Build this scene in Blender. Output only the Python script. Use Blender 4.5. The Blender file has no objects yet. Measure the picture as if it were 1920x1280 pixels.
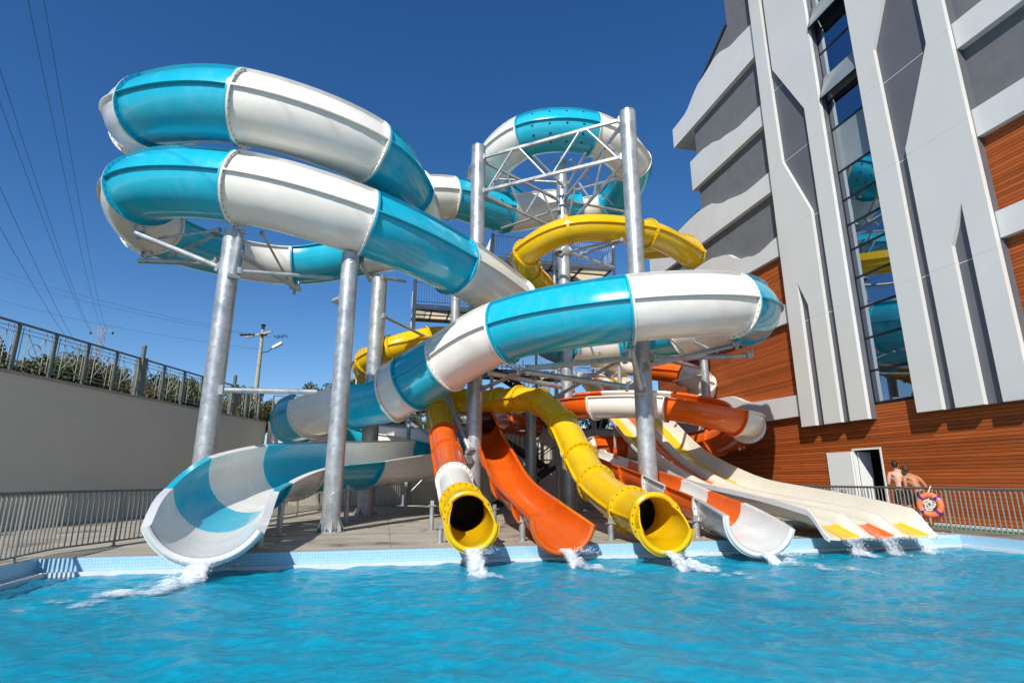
import bpy, math, random
import numpy as np
from mathutils import Vector, Matrix, noise as mnoise
random.seed(7); np.random.seed(7)
scene = bpy.context.scene
COL = scene.collection
PI = math.pi
# ------------------------------------------------------------------ camera
# World axes follow the site: x along the far pool edge, y along the hotel facade, z up, deck at z = 0.
CAM = Vector((0, 0, 1.30)); PITCH = math.radians(14.0); YAW = math.radians(12.7); FPX = 1035.0
cd = bpy.data.cameras.new("camera"); cam = bpy.data.objects.new("camera", cd); COL.objects.link(cam)
cam.location = CAM; cam.rotation_euler = (PI/2 + PITCH, 0, -YAW)
cd.sensor_width = 36.0; cd.lens = FPX/1920*36.0; cd.clip_start = 0.05; cd.clip_end = 4000
scene.camera = cam
# ------------------------------------------------------------------ light
SUN = Vector((-1.0, -1.75, 1.65)).normalized()
SEL = math.asin(SUN.z); SAZ = math.atan2(SUN.x, SUN.y)
world = bpy.data.worlds.new("World"); scene.world = world; world.use_nodes = True
wn = world.node_tree.nodes; wl = world.node_tree.links
bg = wn["Background"]; sky = wn.new("ShaderNodeTexSky"); sky.sky_type = 'NISHITA'
sky.sun_disc = False; sky.sun_elevation = SEL; sky.sun_rotation = SAZ
sky.altitude = 200; sky.air_density = 1.0; sky.dust_density = 0.15; sky.ozone_density = 3.5
hs = wn.new("ShaderNodeHueSaturation"); hs.inputs["Hue"].default_value = 0.506; hs.inputs["Saturation"].default_value = 1.27
wl.new(sky.outputs[0], hs.inputs["Color"]); wl.new(hs.outputs[0], bg.inputs[0])
bg.inputs[1].default_value = 0.10
sd = bpy.data.lights.new("sun", 'SUN'); sd.energy = 4.5; sd.angle = math.radians(0.53); sd.color = (1.0, 0.955, 0.88)
sun = bpy.data.objects.new("sun", sd); COL.objects.link(sun)
sun.rotation_euler = SUN.to_track_quat('Z', 'Y').to_euler()
sun.location = (-20, -26, 40)
vs = scene.view_settings; vs.view_transform = 'Standard'; vs.look = 'None'; vs.exposure = 0.30; vs.gamma = 1.0
vs.use_curve_mapping = False
scene.cycles.max_bounces = 8; scene.cycles.diffuse_bounces = 4; scene.cycles.glossy_bounces = 4
scene.cycles.transparent_max_bounces = 12
# ------------------------------------------------------------------ survey helpers
FW = Vector((math.sin(YAW), math.cos(YAW), 0)); RT = Vector((math.cos(YAW), -math.sin(YAW), 0)); ZZ = Vector((0, 0, 1))
DIR = FW*math.cos(PITCH) + ZZ*math.sin(PITCH); CUP = -FW*math.sin(PITCH) + ZZ*math.cos(PITCH)
def at(px, py, dist):                 # sighted point at a known depth
    return CAM + dist*(DIR + RT*((px-960)/FPX) + CUP*((640-py)/FPX))
def L(lat, fwd, z):                   # taped point: metres right, metres ahead, height
    p = RT*lat + FW*fwd; return Vector((p.x, p.y, z))
# ------------------------------------------------------------------ objects
ORG = {}
def link(o): COL.objects.link(o); return o
def setp(o, label=None, cat=None, group=None, kind=None):
    if label: o['label'] = label
    if cat: o['category'] = cat
    if group: o['group'] = group
    if kind: o['kind'] = kind
    return o
def thing(name, label, cat, loc=(0, 0, 0), group=None):
    o = link(bpy.data.objects.new(name, None)); o.location = loc; o.empty_display_size = 0.2
    ORG[o.name] = Vector(loc); return setp(o, label, cat, group)
class MB:
    """collects geometry in world coordinates, then links it as one mesh object"""
    def __init__(s): s.v = []; s.f = []; s.m = []
    def add(s, vs, fs, mi=0):
        b = len(s.v); s.v.extend([tuple(p) for p in vs]); s.f.extend([tuple(i+b for i in f) for f in fs]); s.m.extend([mi]*len(fs)); return s
    def box(s, c, size, X=(1,0,0), Y=(0,1,0), Z=(0,0,1), mi=0):
        c = Vector(c); X = Vector(X)*size[0]/2; Y = Vector(Y)*size[1]/2; Z = Vector(Z)*size[2]/2
        vs = [c+a*X+b*Y+d*Z for d in (-1,1) for b in (-1,1) for a in (-1,1)]
        return s.add(vs, [(0,2,3,1),(4,5,7,6),(0,1,5,4),(2,6,7,3),(0,4,6,2),(1,3,7,5)], mi)
    def lohi(s, lo, hi, mi=0):
        lo = Vector(lo); hi = Vector(hi); return s.box((lo+hi)/2, [abs(hi[i]-lo[i]) for i in range(3)], mi=mi)
    def bar(s, p, q, w, h=None, up=(0,0,1), mi=0):      # rectangular bar
        p = Vector(p); q = Vector(q); h = h or w; d = q-p; l = d.length; d.normalize(); up = Vector(up)
        if abs(d.dot(up)) > 0.98: up = Vector((1,0,0))
        sx = d.cross(up).normalized(); u = sx.cross(d)
        return s.box((p+q)/2, (l, w, h), d, sx, u, mi)
    def tube(s, p, q, r, r2=None, n=12, cap=True, mi=0):
        p = Vector(p); q = Vector(q); r2 = r if r2 is None else r2; d = (q-p).normalized()
        u = d.orthogonal().normalized(); w = d.cross(u); vs = []
        for c, rr in ((p, r), (q, r2)):
            for i in range(n):
                a = 2*PI*i/n; vs.append(c + (u*math.cos(a)+w*math.sin(a))*rr)
        fs = [(i, (i+1) % n, n+(i+1) % n, n+i) for i in range(n)]
        if cap: fs += [tuple(range(n-1, -1, -1)), tuple(range(n, 2*n))]
        return s.add(vs, fs, mi)
    def chain(s, pts, r, n=8, closed=False, mi=0):      # round tube along a polyline
        pts = [Vector(p) for p in pts]; N = len(pts); vs = []; fs = []; u = None
        for i, p in enumerate(pts):
            a = pts[(i-1) % N] if (closed or i > 0) else p; b = pts[(i+1) % N] if (closed or i < N-1) else p
            d = (b-a).normalized()
            u = d.orthogonal().normalized() if u is None else (u - d*u.dot(d)).normalized()
            w = d.cross(u); rr = r[i] if hasattr(r, '__len__') else r
            for k in range(n):
                t = 2*PI*k/n; vs.append(p + (u*math.cos(t)+w*math.sin(t))*rr)
        M = N if closed else N-1
        for i in range(M):
            j = (i+1) % N
            for k in range(n): fs.append((i*n+k, i*n+(k+1) % n, j*n+(k+1) % n, j*n+k))
        if not closed: fs += [tuple(range(n-1, -1, -1)), tuple((N-1)*n+k for k in range(n))]
        return s.add(vs, fs, mi)
    def prism(s, poly, off, mi=0):                     # 3D polygon extruded by a vector
        poly = [Vector(p) for p in poly]; off = Vector(off); n = len(poly)
        vs = poly + [p+off for p in poly]
        fs = [tuple(range(n)), tuple(range(2*n-1, n-1, -1))] + [(i, n+i, n+(i+1) % n, (i+1) % n) for i in range(n)]
        return s.add(vs, fs, mi)
    def grid(s, P, mi=0, loop=False):                  # P[i][j] points
        n = len(P); m = len(P[0]); vs = [p for r in P for p in r]; fs = []
        for i in range(n-1):
            for j in range(m if loop else m-1):
                k = (j+1) % m; fs.append((i*m+j, i*m+k, (i+1)*m+k, (i+1)*m+j))
        return s.add(vs, fs, mi)
    def sphere(s, c, r, n=8, m=6, sc=(1,1,1), mi=0):
        c = Vector(c); P = []
        for i in range(m+1):
            t = PI*i/m; P.append([c+Vector((r*sc[0]*math.sin(t)*math.cos(2*PI*j/n), r*sc[1]*math.sin(t)*math.sin(2*PI*j/n), r*sc[2]*math.cos(t))) for j in range(n)])
        return s.grid(P, mi, True)
    def build(s, name, mat, parent=None, label=None, kind=None, smooth=True, sharp=35, cat=None, group=None, loc=None):
        o = Vector((0,0,0))
        if parent is not None: o = ORG[parent.name]
        elif loc is not None: o = Vector(loc)
        me = bpy.data.meshes.new(name)
        me.from_pydata([(p[0]-o.x, p[1]-o.y, p[2]-o.z) for p in s.v], [], s.f)
        mats = mat if isinstance(mat, (list, tuple)) else [mat]
        for mm in mats: me.materials.append(mm)
        if len(mats) > 1: me.polygons.foreach_set('material_index', s.m)
        if smooth:
            me.polygons.foreach_set('use_smooth', [True]*len(me.polygons))
            try: me.set_sharp_from_angle(angle=math.radians(sharp))
            except Exception: pass
        me.update()
        ob = link(bpy.data.objects.new(name, me))
        if parent is not None: ob.parent = parent
        elif loc is not None: ob.location = loc
        ORG[ob.name] = o
        return setp(ob, label, cat, group, kind)
def recalc(ob):
    import bmesh
    bm = bmesh.new(); bm.from_mesh(ob.data); bmesh.ops.recalc_face_normals(bm, faces=bm.faces); bm.to_mesh(ob.data); bm.free(); return ob
def dup(src, name=None, loc=None, rot=None, parent=None):
    o = src.copy(); link(o)
    if name: o.name = name
    if loc is not None: o.location = loc
    if rot is not None: o.rotation_euler = rot
    if parent is not None: o.parent = parent
    return o
# ------------------------------------------------------------------ materials
MATS = {}
def newmat(name):
    m = bpy.data.materials.new(name); m.use_nodes = True
    nt = m.node_tree; return m, nt, nt.nodes, nt.links, nt.nodes["Principled BSDF"]
def N(nodes, t, **kw):
    n = nodes.new(t)
    for k, v in kw.items(): setattr(n, k, v)
    return n
def coords(nodes, links, scale=(1,1,1), kind='Object'):
    tc = nodes.new("ShaderNodeTexCoord"); mp = nodes.new("ShaderNodeMapping"); mp.inputs["Scale"].default_value = scale
    links.new(tc.outputs[kind], mp.inputs["Vector"]); return mp.outputs[0]
def noise(nodes, links, vec, scale, detail=4, rough=0.55):
    n = nodes.new("ShaderNodeTexNoise"); n.inputs["Scale"].default_value = scale; n.inputs["Detail"].default_value = detail
    n.inputs["Roughness"].default_value = rough; links.new(vec, n.inputs["Vector"]); return n.outputs["Fac"]
def ramp(nodes, links, fac, stops):
    r = nodes.new("ShaderNodeValToRGB"); links.new(fac, r.inputs[0]); e = r.color_ramp.elements
    while len(e) < len(stops): e.new(0.5)
    for el, (p, c) in zip(e, stops): el.position = p; el.color = (c[0], c[1], c[2], 1) if hasattr(c, '__len__') else (c, c, c, 1)
    return r.outputs[0]
def bump(nodes, links, fac, strength, dist, bsdf):
    b = nodes.new("ShaderNodeBump"); b.inputs["Strength"].default_value = strength; b.inputs["Distance"].default_value = dist
    links.new(fac, b.inputs["Height"]); links.new(b.outputs[0], bsdf.inputs["Normal"]); return b
def sc(c, k): return tuple(min(1, x*k) for x in c)
def simple(name, col, rough=0.5, metal=0.0, var=0.12, nscale=6, bstr=0.0, bdist=0.01, vec=(1,1,1), coat=0.0, spec=0.5):
    m, nt, n, l, b = newmat(name)
    v = coords(n, l, vec); f = noise(n, l, v, nscale, 5, 0.6)
    l.new(ramp(n, l, f, [(0.25, sc(col, 1-var)), (0.75, sc(col, 1+var))]), b.inputs["Base Color"])
    b.inputs["Roughness"].default_value = rough; b.inputs["Metallic"].default_value = metal
    b.inputs["Coat Weight"].default_value = coat; b.inputs["Coat Roughness"].default_value = 0.06
    b.inputs["Specular IOR Level"].default_value = spec
    if bstr: bump(n, l, noise(n, l, v, nscale*3, 4), bstr, bdist, b)
    MATS[name] = m; return m
def gelcoat(name, col, dirt=(0.55,0.5,0.4), trans=0.0):
    """glossy fibreglass with faint waviness, dust film and water streaks"""
    m, nt, n, l, b = newmat(name)
    v = coords(n, l); f = noise(n, l, v, 1.3, 6, 0.65)
    vz = coords(n, l, (2.2, 2.2, 0.5)); f2 = noise(n, l, vz, 1.0, 5, 0.6)
    base = ramp(n, l, f, [(0.3, sc(col, 0.93)), (0.7, sc(col, 1.05))])
    mx = N(n, "ShaderNodeMix", data_type='RGBA'); l.new(ramp(n, l, f2, [(0.52, 0.0), (0.85, 0.09)]), mx.inputs[0])
    l.new(base, mx.inputs[6]); mx.inputs[7].default_value = (*dirt, 1); l.new(mx.outputs[2], b.inputs["Base Color"])
    l.new(ramp(n, l, f2, [(0.3, 0.16), (0.8, 0.34)]), b.inputs["Roughness"])
    b.inputs["Coat Weight"].default_value = 0.35; b.inputs["Coat Roughness"].default_value = 0.05
    bump(n, l, noise(n, l, v, 2.2, 2), 0.12, 0.03, b)
    if trans:
        out = n["Material Output"]; tr = n.new("ShaderNodeBsdfTranslucent"); tr.inputs[0].default_value = (*col, 1)
        ms = n.new("ShaderNodeMixShader"); ms.inputs[0].default_value = trans
        l.new(b.outputs[0], ms.inputs[1]); l.new(tr.outputs[0], ms.inputs[2]); l.new(ms.outputs[0], out.inputs[0])
    MATS[name] = m; return m
TEAL = gelcoat("teal gelcoat", (0.010, 0.425, 0.59)); CREAM = gelcoat("cream gelcoat", (0.83, 0.80, 0.73), (0.5,0.43,0.33))
YELLOW = gelcoat("yellow gelcoat", (0.92, 0.61, 0.006), trans=0.25); ORANGE = gelcoat("orange gelcoat", (0.86, 0.145, 0.008), trans=0.18)
LANEW = gelcoat("sun-aged lane gelcoat", (0.66, 0.61, 0.50), (0.5,0.42,0.3))
WHITE = gelcoat("white gelcoat", (0.70, 0.70, 0.675), (0.6,0.55,0.45))
def galvanised():
    m, nt, n, l, b = newmat("galvanised steel")
    v = coords(n, l); vo = N(n, "ShaderNodeTexVoronoi"); vo.inputs["Scale"].default_value = 14; l.new(v, vo.inputs["Vector"])
    f = noise(n, l, v, 2.3, 6, 0.7); vz = coords(n, l, (6,6,1)); fz = noise(n, l, vz, 1.5, 4, 0.6)
    mm = N(n, "ShaderNodeMath", operation='ADD'); l.new(f, mm.inputs[0])
    m2 = N(n, "ShaderNodeMath", operation='MULTIPLY'); l.new(vo.outputs["Color"], m2.inputs[0]); m2.inputs[1].default_value = 0.22
    l.new(m2.outputs[0], mm.inputs[1])
    c = ramp(n, l, mm.outputs[0], [(0.42, (0.32,0.335,0.345)), (0.62, (0.43,0.45,0.46)), (0.80, (0.54,0.55,0.55))])
    mx = N(n, "ShaderNodeMix", data_type='RGBA'); l.new(ramp(n, l, fz, [(0.55,0.0),(0.72,0.45)]), mx.inputs[0]); l.new(c, mx.inputs[6])
    mx.inputs[7].default_value = (0.66,0.67,0.66,1); l.new(mx.outputs[2], b.inputs["Base Color"])
    b.inputs["Metallic"].default_value = 0.55; l.new(ramp(n, l, f, [(0.3,0.30),(0.7,0.5)]), b.inputs["Roughness"])
    bump(n, l, f, 0.08, 0.01, b); MATS["galv"] = m; return m
GALV = galvanised()
BOLT = simple("bolt steel", (0.10,0.10,0.10), 0.5, 0.6)
DARK = simple("dark steel", (0.045,0.05,0.055), 0.5, 0.3)
RAILM = simple("grey brown railing paint", (0.16,0.145,0.12), 0.4, 0.2, coat=0.2)
PANELW = simple("white cladding", (0.625,0.62,0.59), 0.42, 0, 0.035, 0.6, spec=0.4)
PANELJ = simple("white render", (0.62,0.615,0.60), 0.75, 0, 0.05, 1.2, 0.05)
GREYR = simple("grey render", (0.135,0.14,0.148), 0.9, 0, 0.14, 1.6, 0.25, 0.01)
GREYP = simple("grey recess panel", (0.115,0.117,0.132), 0.55, 0, 0.10, 0.8)
MULL = simple("black mullion", (0.012,0.013,0.015), 0.4, 0.3)
ROPE = simple("pale rope", (0.62,0.60,0.55), 0.9)
def woodmat():
    m, nt, n, l, b = newmat("stained timber cladding")
    oi = n.new("ShaderNodeObjectInfo"); tc = n.new("ShaderNodeTexCoord"); mp = n.new("ShaderNodeMapping")
    l.new(tc.outputs["Object"], mp.inputs["Vector"]); mp.inputs["Scale"].default_value = (1, 0.55, 14)
    cb = n.new("ShaderNodeCombineXYZ"); l.new(oi.outputs["Random"], cb.inputs[0]); ml = N(n, "ShaderNodeVectorMath", operation='SCALE'); ml.inputs[3].default_value = 40
    l.new(cb.outputs[0], ml.inputs[0]); l.new(ml.outputs[0], mp.inputs["Location"])
    f = noise(n, l, mp.outputs[0], 3.0, 7, 0.65)
    col = ramp(n, l, f, [(0.28, (0.31,0.070,0.016)), (0.52, (0.40,0.096,0.022)), (0.75, (0.47,0.122,0.030))])
    mm = N(n, "ShaderNodeMix", data_type='RGBA', blend_type='MULTIPLY'); mm.inputs[0].default_value = 1
    l.new(col, mm.inputs[6]); l.new(ramp(n, l, oi.outputs["Random"], [(0, 0.72), (1, 1.15)]), mm.inputs[7])
    l.new(mm.outputs[2], b.inputs["Base Color"]); b.inputs["Roughness"].default_value = 0.55; b.inputs["Specular IOR Level"].default_value = 0.2
    bump(n, l, f, 0.15, 0.004, b); return m
WOOD = woodmat()
def concrete(name, lo, hi, wet=False):
    m, nt, n, l, b = newmat(name); v = coords(n, l)
    f = noise(n, l, v, 0.45, 8, 0.62); g = noise(n, l, v, 40, 3, 0.5); s = noise(n, l, coords(n, l, (0.35, 1.2, 1)), 1.1, 6, 0.7)
    c = ramp(n, l, f, [(0.3, lo), (0.72, hi)])
    st = N(n, "ShaderNodeMix", data_type='RGBA', blend_type='MULTIPLY'); st.inputs[0].default_value = 1
    l.new(c, st.inputs[6]); l.new(ramp(n, l, s, [(0.36, 0.70), (0.55, 1.0)]), st.inputs[7])
    sp = N(n, "ShaderNodeMix", data_type='RGBA', blend_type='MULTIPLY'); sp.inputs[0].default_value = 1
    l.new(st.outputs[2], sp.inputs[6]); l.new(ramp(n, l, g, [(0.3, 0.86), (0.7, 1.08)]), sp.inputs[7])
    l.new(sp.outputs[2], b.inputs["Base Color"]); b.inputs["Roughness"].default_value = 0.8
    if wet:                                # puddles and damp patches left by bathers
        w = noise(n, l, v, 0.75, 5, 0.55); k = ramp(n, l, w, [(0.57, 0.0), (0.63, 1.0)])
        wm = N(n, "ShaderNodeMix", data_type='RGBA', blend_type='MULTIPLY'); l.new(k, wm.inputs[0]); l.new(sp.outputs[2], wm.inputs[6]); wm.inputs[7].default_value = (0.66,0.64,0.62,1)
        l.new(wm.outputs[2], b.inputs["Base Color"]); l.new(ramp(n, l, w, [(0.57, 0.8), (0.64, 0.22)]), b.inputs["Roughness"])
    bump(n, l, g, 0.25, 0.004, b); return m
DECKM = concrete("pool deck concrete", (0.33,0.29,0.23), (0.46,0.41,0.335), True)
WALLM = simple("pale boundary wall render", (0.66,0.605,0.515), 0.9, 0, 0.075, 0.35, 0.1, 0.004, (1,1,0.35))
def tilemat():
    m, nt, n, l, b = newmat("pale blue mosaic tile")
    tc = n.new("ShaderNodeTexCoord"); sx = n.new("ShaderNodeSeparateXYZ"); l.new(tc.outputs["Object"], sx.inputs[0])
    ad = N(n, "ShaderNodeMath", operation='ADD'); l.new(sx.outputs[0], ad.inputs[0]); l.new(sx.outputs[1], ad.inputs[1])
    cb = n.new("ShaderNodeCombineXYZ"); l.new(ad.outputs[0], cb.inputs[0]); l.new(sx.outputs[2], cb.inputs[1])
    br = n.new("ShaderNodeTexBrick"); l.new(cb.outputs[0], br.inputs["Vector"]); br.offset = 0; br.inputs["Scale"].default_value = 1
    br.inputs["Brick Width"].default_value = 0.052; br.inputs["Row Height"].default_value = 0.052; br.inputs["Mortar Size"].default_value = 0.004
    br.inputs["Color1"].default_value = (0.33,0.56,0.71,1); br.inputs["Color2"].default_value = (0.37,0.60,0.76,1); br.inputs["Mortar"].default_value = (0.27,0.45,0.58,1)
    l.new(br.outputs[0], b.inputs["Base Color"]); b.inputs["Roughness"].default_value = 0.22; return m
TILE = tilemat()
def glassmat():
    m, nt, n, l, b = newmat("reflective window glass")
    b.inputs["Base Color"].default_value = (0.36,0.41,0.48,1); b.inputs["Metallic"].default_value = 1; b.inputs["Roughness"].default_value = 0.015
    v = coords(n, l); bump(n, l, noise(n, l, v, 0.9, 1), 0.05, 0.05, b); return m
GLASS = glassmat()
FROST = simple("grey spandrel glass", (0.26,0.30,0.31), 0.22, 0.25, 0.12, 1.5)
# ------------------------------------------------------------------ ground, deck, pool, water
YE, XL, XR = 11.40, -5.60, 13.70           # pool edges: far, left, right
GROUNDM = concrete("dry earth", (0.10,0.085,0.06), (0.17,0.145,0.10))
MB().add([(-1500,-1500,-2.6),(1500,-1500,-2.6),(1500,2500,-2.6),(-1500,2500,-2.6)], [(0,1,2,3)]).build("ground", GROUNDM, kind='structure', smooth=False)
d = MB()
d.lohi((-18, YE+.03, -.35), (15.48, 31.4, 0)); d.lohi((-18, -9, -.35), (XL-.03, YE+.03, 0)); d.lohi((XR+.03, -9, -.35), (15.48, YE+.03, 0))
d.build("pool_deck", DECKM, kind='structure', smooth=False)
j = MB()                                    # shallow expansion joints as dark strips just proud of the slab
for y in (14.6, 18.2, 21.8, 25.4): j.lohi((-5, y, -.01), (13.6, y+.012, .003))
for x in (-3.4, .2, 3.8, 7.4, 11.0): j.lohi((x, YE+.1, -.01), (x+.012, 31, .0025))
j.build("deck_joint", simple("joint sealant", (0.13,0.12,0.105), 0.9), kind='structure', smooth=False)
p = MB()
p.lohi((XL-.03, YE, -1.7), (XR+.03, YE+.03, .004)); p.lohi((XL-.03, -9, -1.7), (XL, YE, .004)); p.lohi((XR, -9, -1.7), (XR+.03, YE, .004))
p.lohi((XL, -9, -1.72), (XR, YE, -1.66)); p.build("pool_wall", TILE, kind='structure', smooth=False)
c = MB()
c.lohi((XL-.22, YE+.03, -.03), (XR+.22, YE+.20, .006)); c.lohi((XL-.22, -9, -.03), (XL-.03, YE+.03, .006)); c.lohi((XR+.03, -9, -.03), (XR+.22, YE+.03, .006))
c.build("pool_coping", concrete("coping stone", (0.30,0.275,0.24), (0.40,0.37,0.325)), kind='structure', smooth=False)
GRATE = simple("white overflow grating", (0.62,0.66,0.67), 0.45)
g = MB()
for k in range(int((XR-XL)/.05)):
    x = XL + .05*k; g.lohi((x+.006, YE-.13, -.245), (x+.044, YE-.002, -.215))
g.lohi((XL, YE-.15, -.30), (XR, YE-.13, -.205)); g.lohi((XL, YE-.13, -.30), (XR, YE-.001, -.25))
for k in range(int((YE+2)/.05)):
    y = -2 + .05*k; g.lohi((XL+.002, y+.006, -.245), (XL+.20, y+.044, -.215))
g.lohi((XL+.20, -9, -.30), (XL+.22, YE-.15, -.205)); g.lohi((XL+.001, -9, -.30), (XL+.20, YE-.15, -.25))
for k in range(int((YE+2)/.05)):
    y = -2 + .05*k; g.lohi((XR-.16, y+.006, -.245), (XR-.002, y+.044, -.215))
g.lohi((XR-.18, -9, -.30), (XR-.16, YE-.15, -.205)); g.lohi((XR-.16, -9, -.30), (XR-.001, YE-.15, -.25))
g.build("overflow_grating", GRATE, kind='structure', smooth=False)
# water
def watermat():
    m, nt, n, l, b = newmat("pool water"); v = coords(n, l)
    vw = N(n, "ShaderNodeVectorMath", operation='ADD'); l.new(v, vw.inputs[0])
    nz = n.new("ShaderNodeTexNoise"); nz.inputs["Scale"].default_value = 1.1; l.new(v, nz.inputs["Vector"])
    nzs = N(n, "ShaderNodeVectorMath", operation="SCALE"); nzs.inputs[3].default_value = 0.28; l.new(nz.outputs["Color"], nzs.inputs[0]); l.new(nzs.outputs[0], vw.inputs[1])
    mp = n.new("ShaderNodeMapping"); mp.inputs["Scale"].default_value = (1.0, 1.5, 1); mp.inputs["Rotation"].default_value = (0,0,.25); l.new(vw.outputs[0], mp.inputs[0])
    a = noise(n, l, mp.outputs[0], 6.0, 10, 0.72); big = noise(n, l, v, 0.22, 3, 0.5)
    c1 = ramp(n, l, a, [(0.36, (0.0,0.225,0.36)), (0.52, (0.0,0.265,0.41)), (0.64, (0.001,0.315,0.47))])  # lighter and darker patches painted in for light refracted by the ripples
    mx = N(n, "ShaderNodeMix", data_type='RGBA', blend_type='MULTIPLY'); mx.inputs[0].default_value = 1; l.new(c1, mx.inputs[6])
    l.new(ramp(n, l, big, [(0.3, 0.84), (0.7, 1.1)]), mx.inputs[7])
    # pale streaks painted in for drifting froth and refracted pool light
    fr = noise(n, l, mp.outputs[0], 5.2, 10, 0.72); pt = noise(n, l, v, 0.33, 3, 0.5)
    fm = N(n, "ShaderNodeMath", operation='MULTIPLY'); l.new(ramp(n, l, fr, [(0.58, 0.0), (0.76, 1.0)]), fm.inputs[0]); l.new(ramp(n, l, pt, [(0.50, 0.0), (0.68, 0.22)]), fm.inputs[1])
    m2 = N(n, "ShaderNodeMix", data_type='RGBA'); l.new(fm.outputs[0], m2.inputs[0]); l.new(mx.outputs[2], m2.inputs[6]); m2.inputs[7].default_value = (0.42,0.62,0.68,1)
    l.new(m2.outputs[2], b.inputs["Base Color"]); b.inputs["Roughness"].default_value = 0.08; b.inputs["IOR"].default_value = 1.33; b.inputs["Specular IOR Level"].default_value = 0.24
    mr = n.new("ShaderNodeMapping"); mr.inputs["Scale"].default_value = (1, 1.5, 1); l.new(v, mr.inputs[0])
    r1 = noise(n, l, mr.outputs[0], 5.0, 8, 0.66); r2 = noise(n, l, mr.outputs[0], 17, 5, 0.6); rm = N(n, "ShaderNodeMath", operation="MULTIPLY_ADD"); l.new(r2, rm.inputs[0]); rm.inputs[1].default_value = 0.30; l.new(r1, rm.inputs[2]); bump(n, l, rm.outputs[0], 0.5, 0.04, b); return m
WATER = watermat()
nx, ny = 380, 420
xs = np.linspace(XL+.02, XR-.02, nx); t = np.linspace(0, 1, ny); ys = -1.0 + (YE-.16+1.0)*(0.35*t + 0.65*t**1.6)
X, Y = np.meshgrid(xs, ys); Zw = np.zeros_like(X); rs = np.random.RandomState(3)
WX = X + .35*np.sin(.9*Y+.4*X) ; WY = Y + .30*np.sin(.8*X-.5*Y)
for k in range(90):
    lam = 0.13*(1.1/0.13)**rs.rand(); a = rs.normal(1.35, 0.75); kx, ky = math.cos(a)*2*PI/lam, math.sin(a)*2*PI/lam
    Zw += 0.0029*lam**0.80*np.sin(kx*WX+ky*WY+rs.rand()*7)*(1.0)
def wz(x, y): return -0.27
Zw += -0.27
vs = np.stack([X, Y, Zw], -1).reshape(-1, 3)
i, jx = np.meshgrid(np.arange(ny-1), np.arange(nx-1), indexing='ij'); q = (i*nx+jx).ravel()
fs = np.stack([q, q+1, q+nx+1, q+nx], -1)
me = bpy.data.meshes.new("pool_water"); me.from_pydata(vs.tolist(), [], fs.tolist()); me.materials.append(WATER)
me.polygons.foreach_set('use_smooth', [True]*len(me.polygons)); me.update()
setp(link(bpy.data.objects.new("pool_water", me)), kind='structure')
# ------------------------------------------------------------------ boundary walls and hillside
W0 = Vector((-14.47, 4.33, 0)); W1 = Vector((-6.19, 31.4, 0)); WD = (W1-W0).normalized(); WN = Vector((-WD.y, WD.x, 0)); WTOP = 4.25
m = MB(); m.prism([W0-WD*8, W1, W1+WN*.35+WD*.2, W0-WD*8+WN*.35], (0,0,WTOP-.08))
wl_ = thing("boundary_wall", "long grey rendered retaining wall in shade on the far side of the left railing", "wall", (W0.x, W0.y, 0))
m.build("wall_face", WALLM, wl_, smooth=False)
m = MB(); m.prism([W0-WD*8-WN*.05+Vector((0,0,WTOP-.08)), W1-WN*.05+Vector((0,0,WTOP-.08)), W1+WN*.4+Vector((0,0,WTOP-.08)), W0-WD*8+WN*.4+Vector((0,0,WTOP-.08))], (0,0,.08))
m.build("coping", simple("wall coping", (0.36,0.34,0.31), 0.85), wl_, smooth=False)
bw = thing("boundary_wall", "sunlit pale back wall behind the slides, below the far fence", "wall", (5, 31.5, 0))
MB().lohi((-6.1, 31.4, -.2), (15.4, 31.75, WTOP-.08)).build("wall_face", WALLM, bw, smooth=False)
MB().lohi((-6.1, 31.36, WTOP-.08), (15.4, 31.8, WTOP)).build("coping", MATS["wall coping"], bw, smooth=False)
def hill_z(p):
    a = (p-W0).dot(WN) - .35; b = p.y - 31.8; dd = max(min(a, 60), min(b, 60)) if (a > 0 or b > 0) else 0
    return 4.0 + 0.13*max(0, min(a, 26))**1.0*(1.0 if a > 0 else 0) + 0.02*max(0, min(b, 40)) + .25*mnoise.noise(Vector((p.x*.18, p.y*.18, 0)))*min(1, dd/2)
HILLM = concrete("dry grassy earth", (0.09,0.085,0.035), (0.20,0.16,0.08))
h = MB(); P = []
for a in [0.36, .8, 1.6, 3, 5, 7.5, 10, 14, 19, 26, 40, 70, 120]:
    row = []
    for k in range(61):
        p = W0 - WD*14 + WD*(k*1.6) + WN*a; row.append(Vector((p.x, p.y, hill_z(p))))
    P.append(row)
h.grid(P)
P = []
for b in [31.81, 33, 36, 40, 46, 55, 70, 100, 160]:
    P.append([Vector((x, b, hill_z(Vector((x, b, 0))) - .03)) for x in np.linspace(-12, 60, 37)])
h.grid(P); h.build("hillside", HILLM, kind='structure')
# ------------------------------------------------------------------ hotel
FX = 15.5
hotel = thing("hotel_building", "tall white and grey hotel with timber boards and a glazed stair strip", "building", (FX, 15, 0))
def yz(poly, x0, x1): return [Vector((x0, a, b)) for a, b in poly], Vector((x1-x0, 0, 0))
def slab(poly, x0, x1, name, mat, parent=hotel, label=None):
    m = MB(); m.prism(*yz(poly, x0, x1)); o = m.build(name, mat, parent, label, smooth=False); return recalc(o)
slab([(-8,3.45),(29.5,3.45),(29.5,13.2),(23.57,13.2),(23.57,21),(22.3,22),(20,23.2),(20,30),(-8,30)], FX, 24, "wall", GREYR)
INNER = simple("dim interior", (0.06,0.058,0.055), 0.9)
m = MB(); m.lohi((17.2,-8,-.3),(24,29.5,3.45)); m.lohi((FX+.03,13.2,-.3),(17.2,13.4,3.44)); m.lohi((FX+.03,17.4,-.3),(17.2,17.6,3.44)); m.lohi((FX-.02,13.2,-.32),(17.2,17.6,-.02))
m.build("interior", INNER, hotel, smooth=False)
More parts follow.
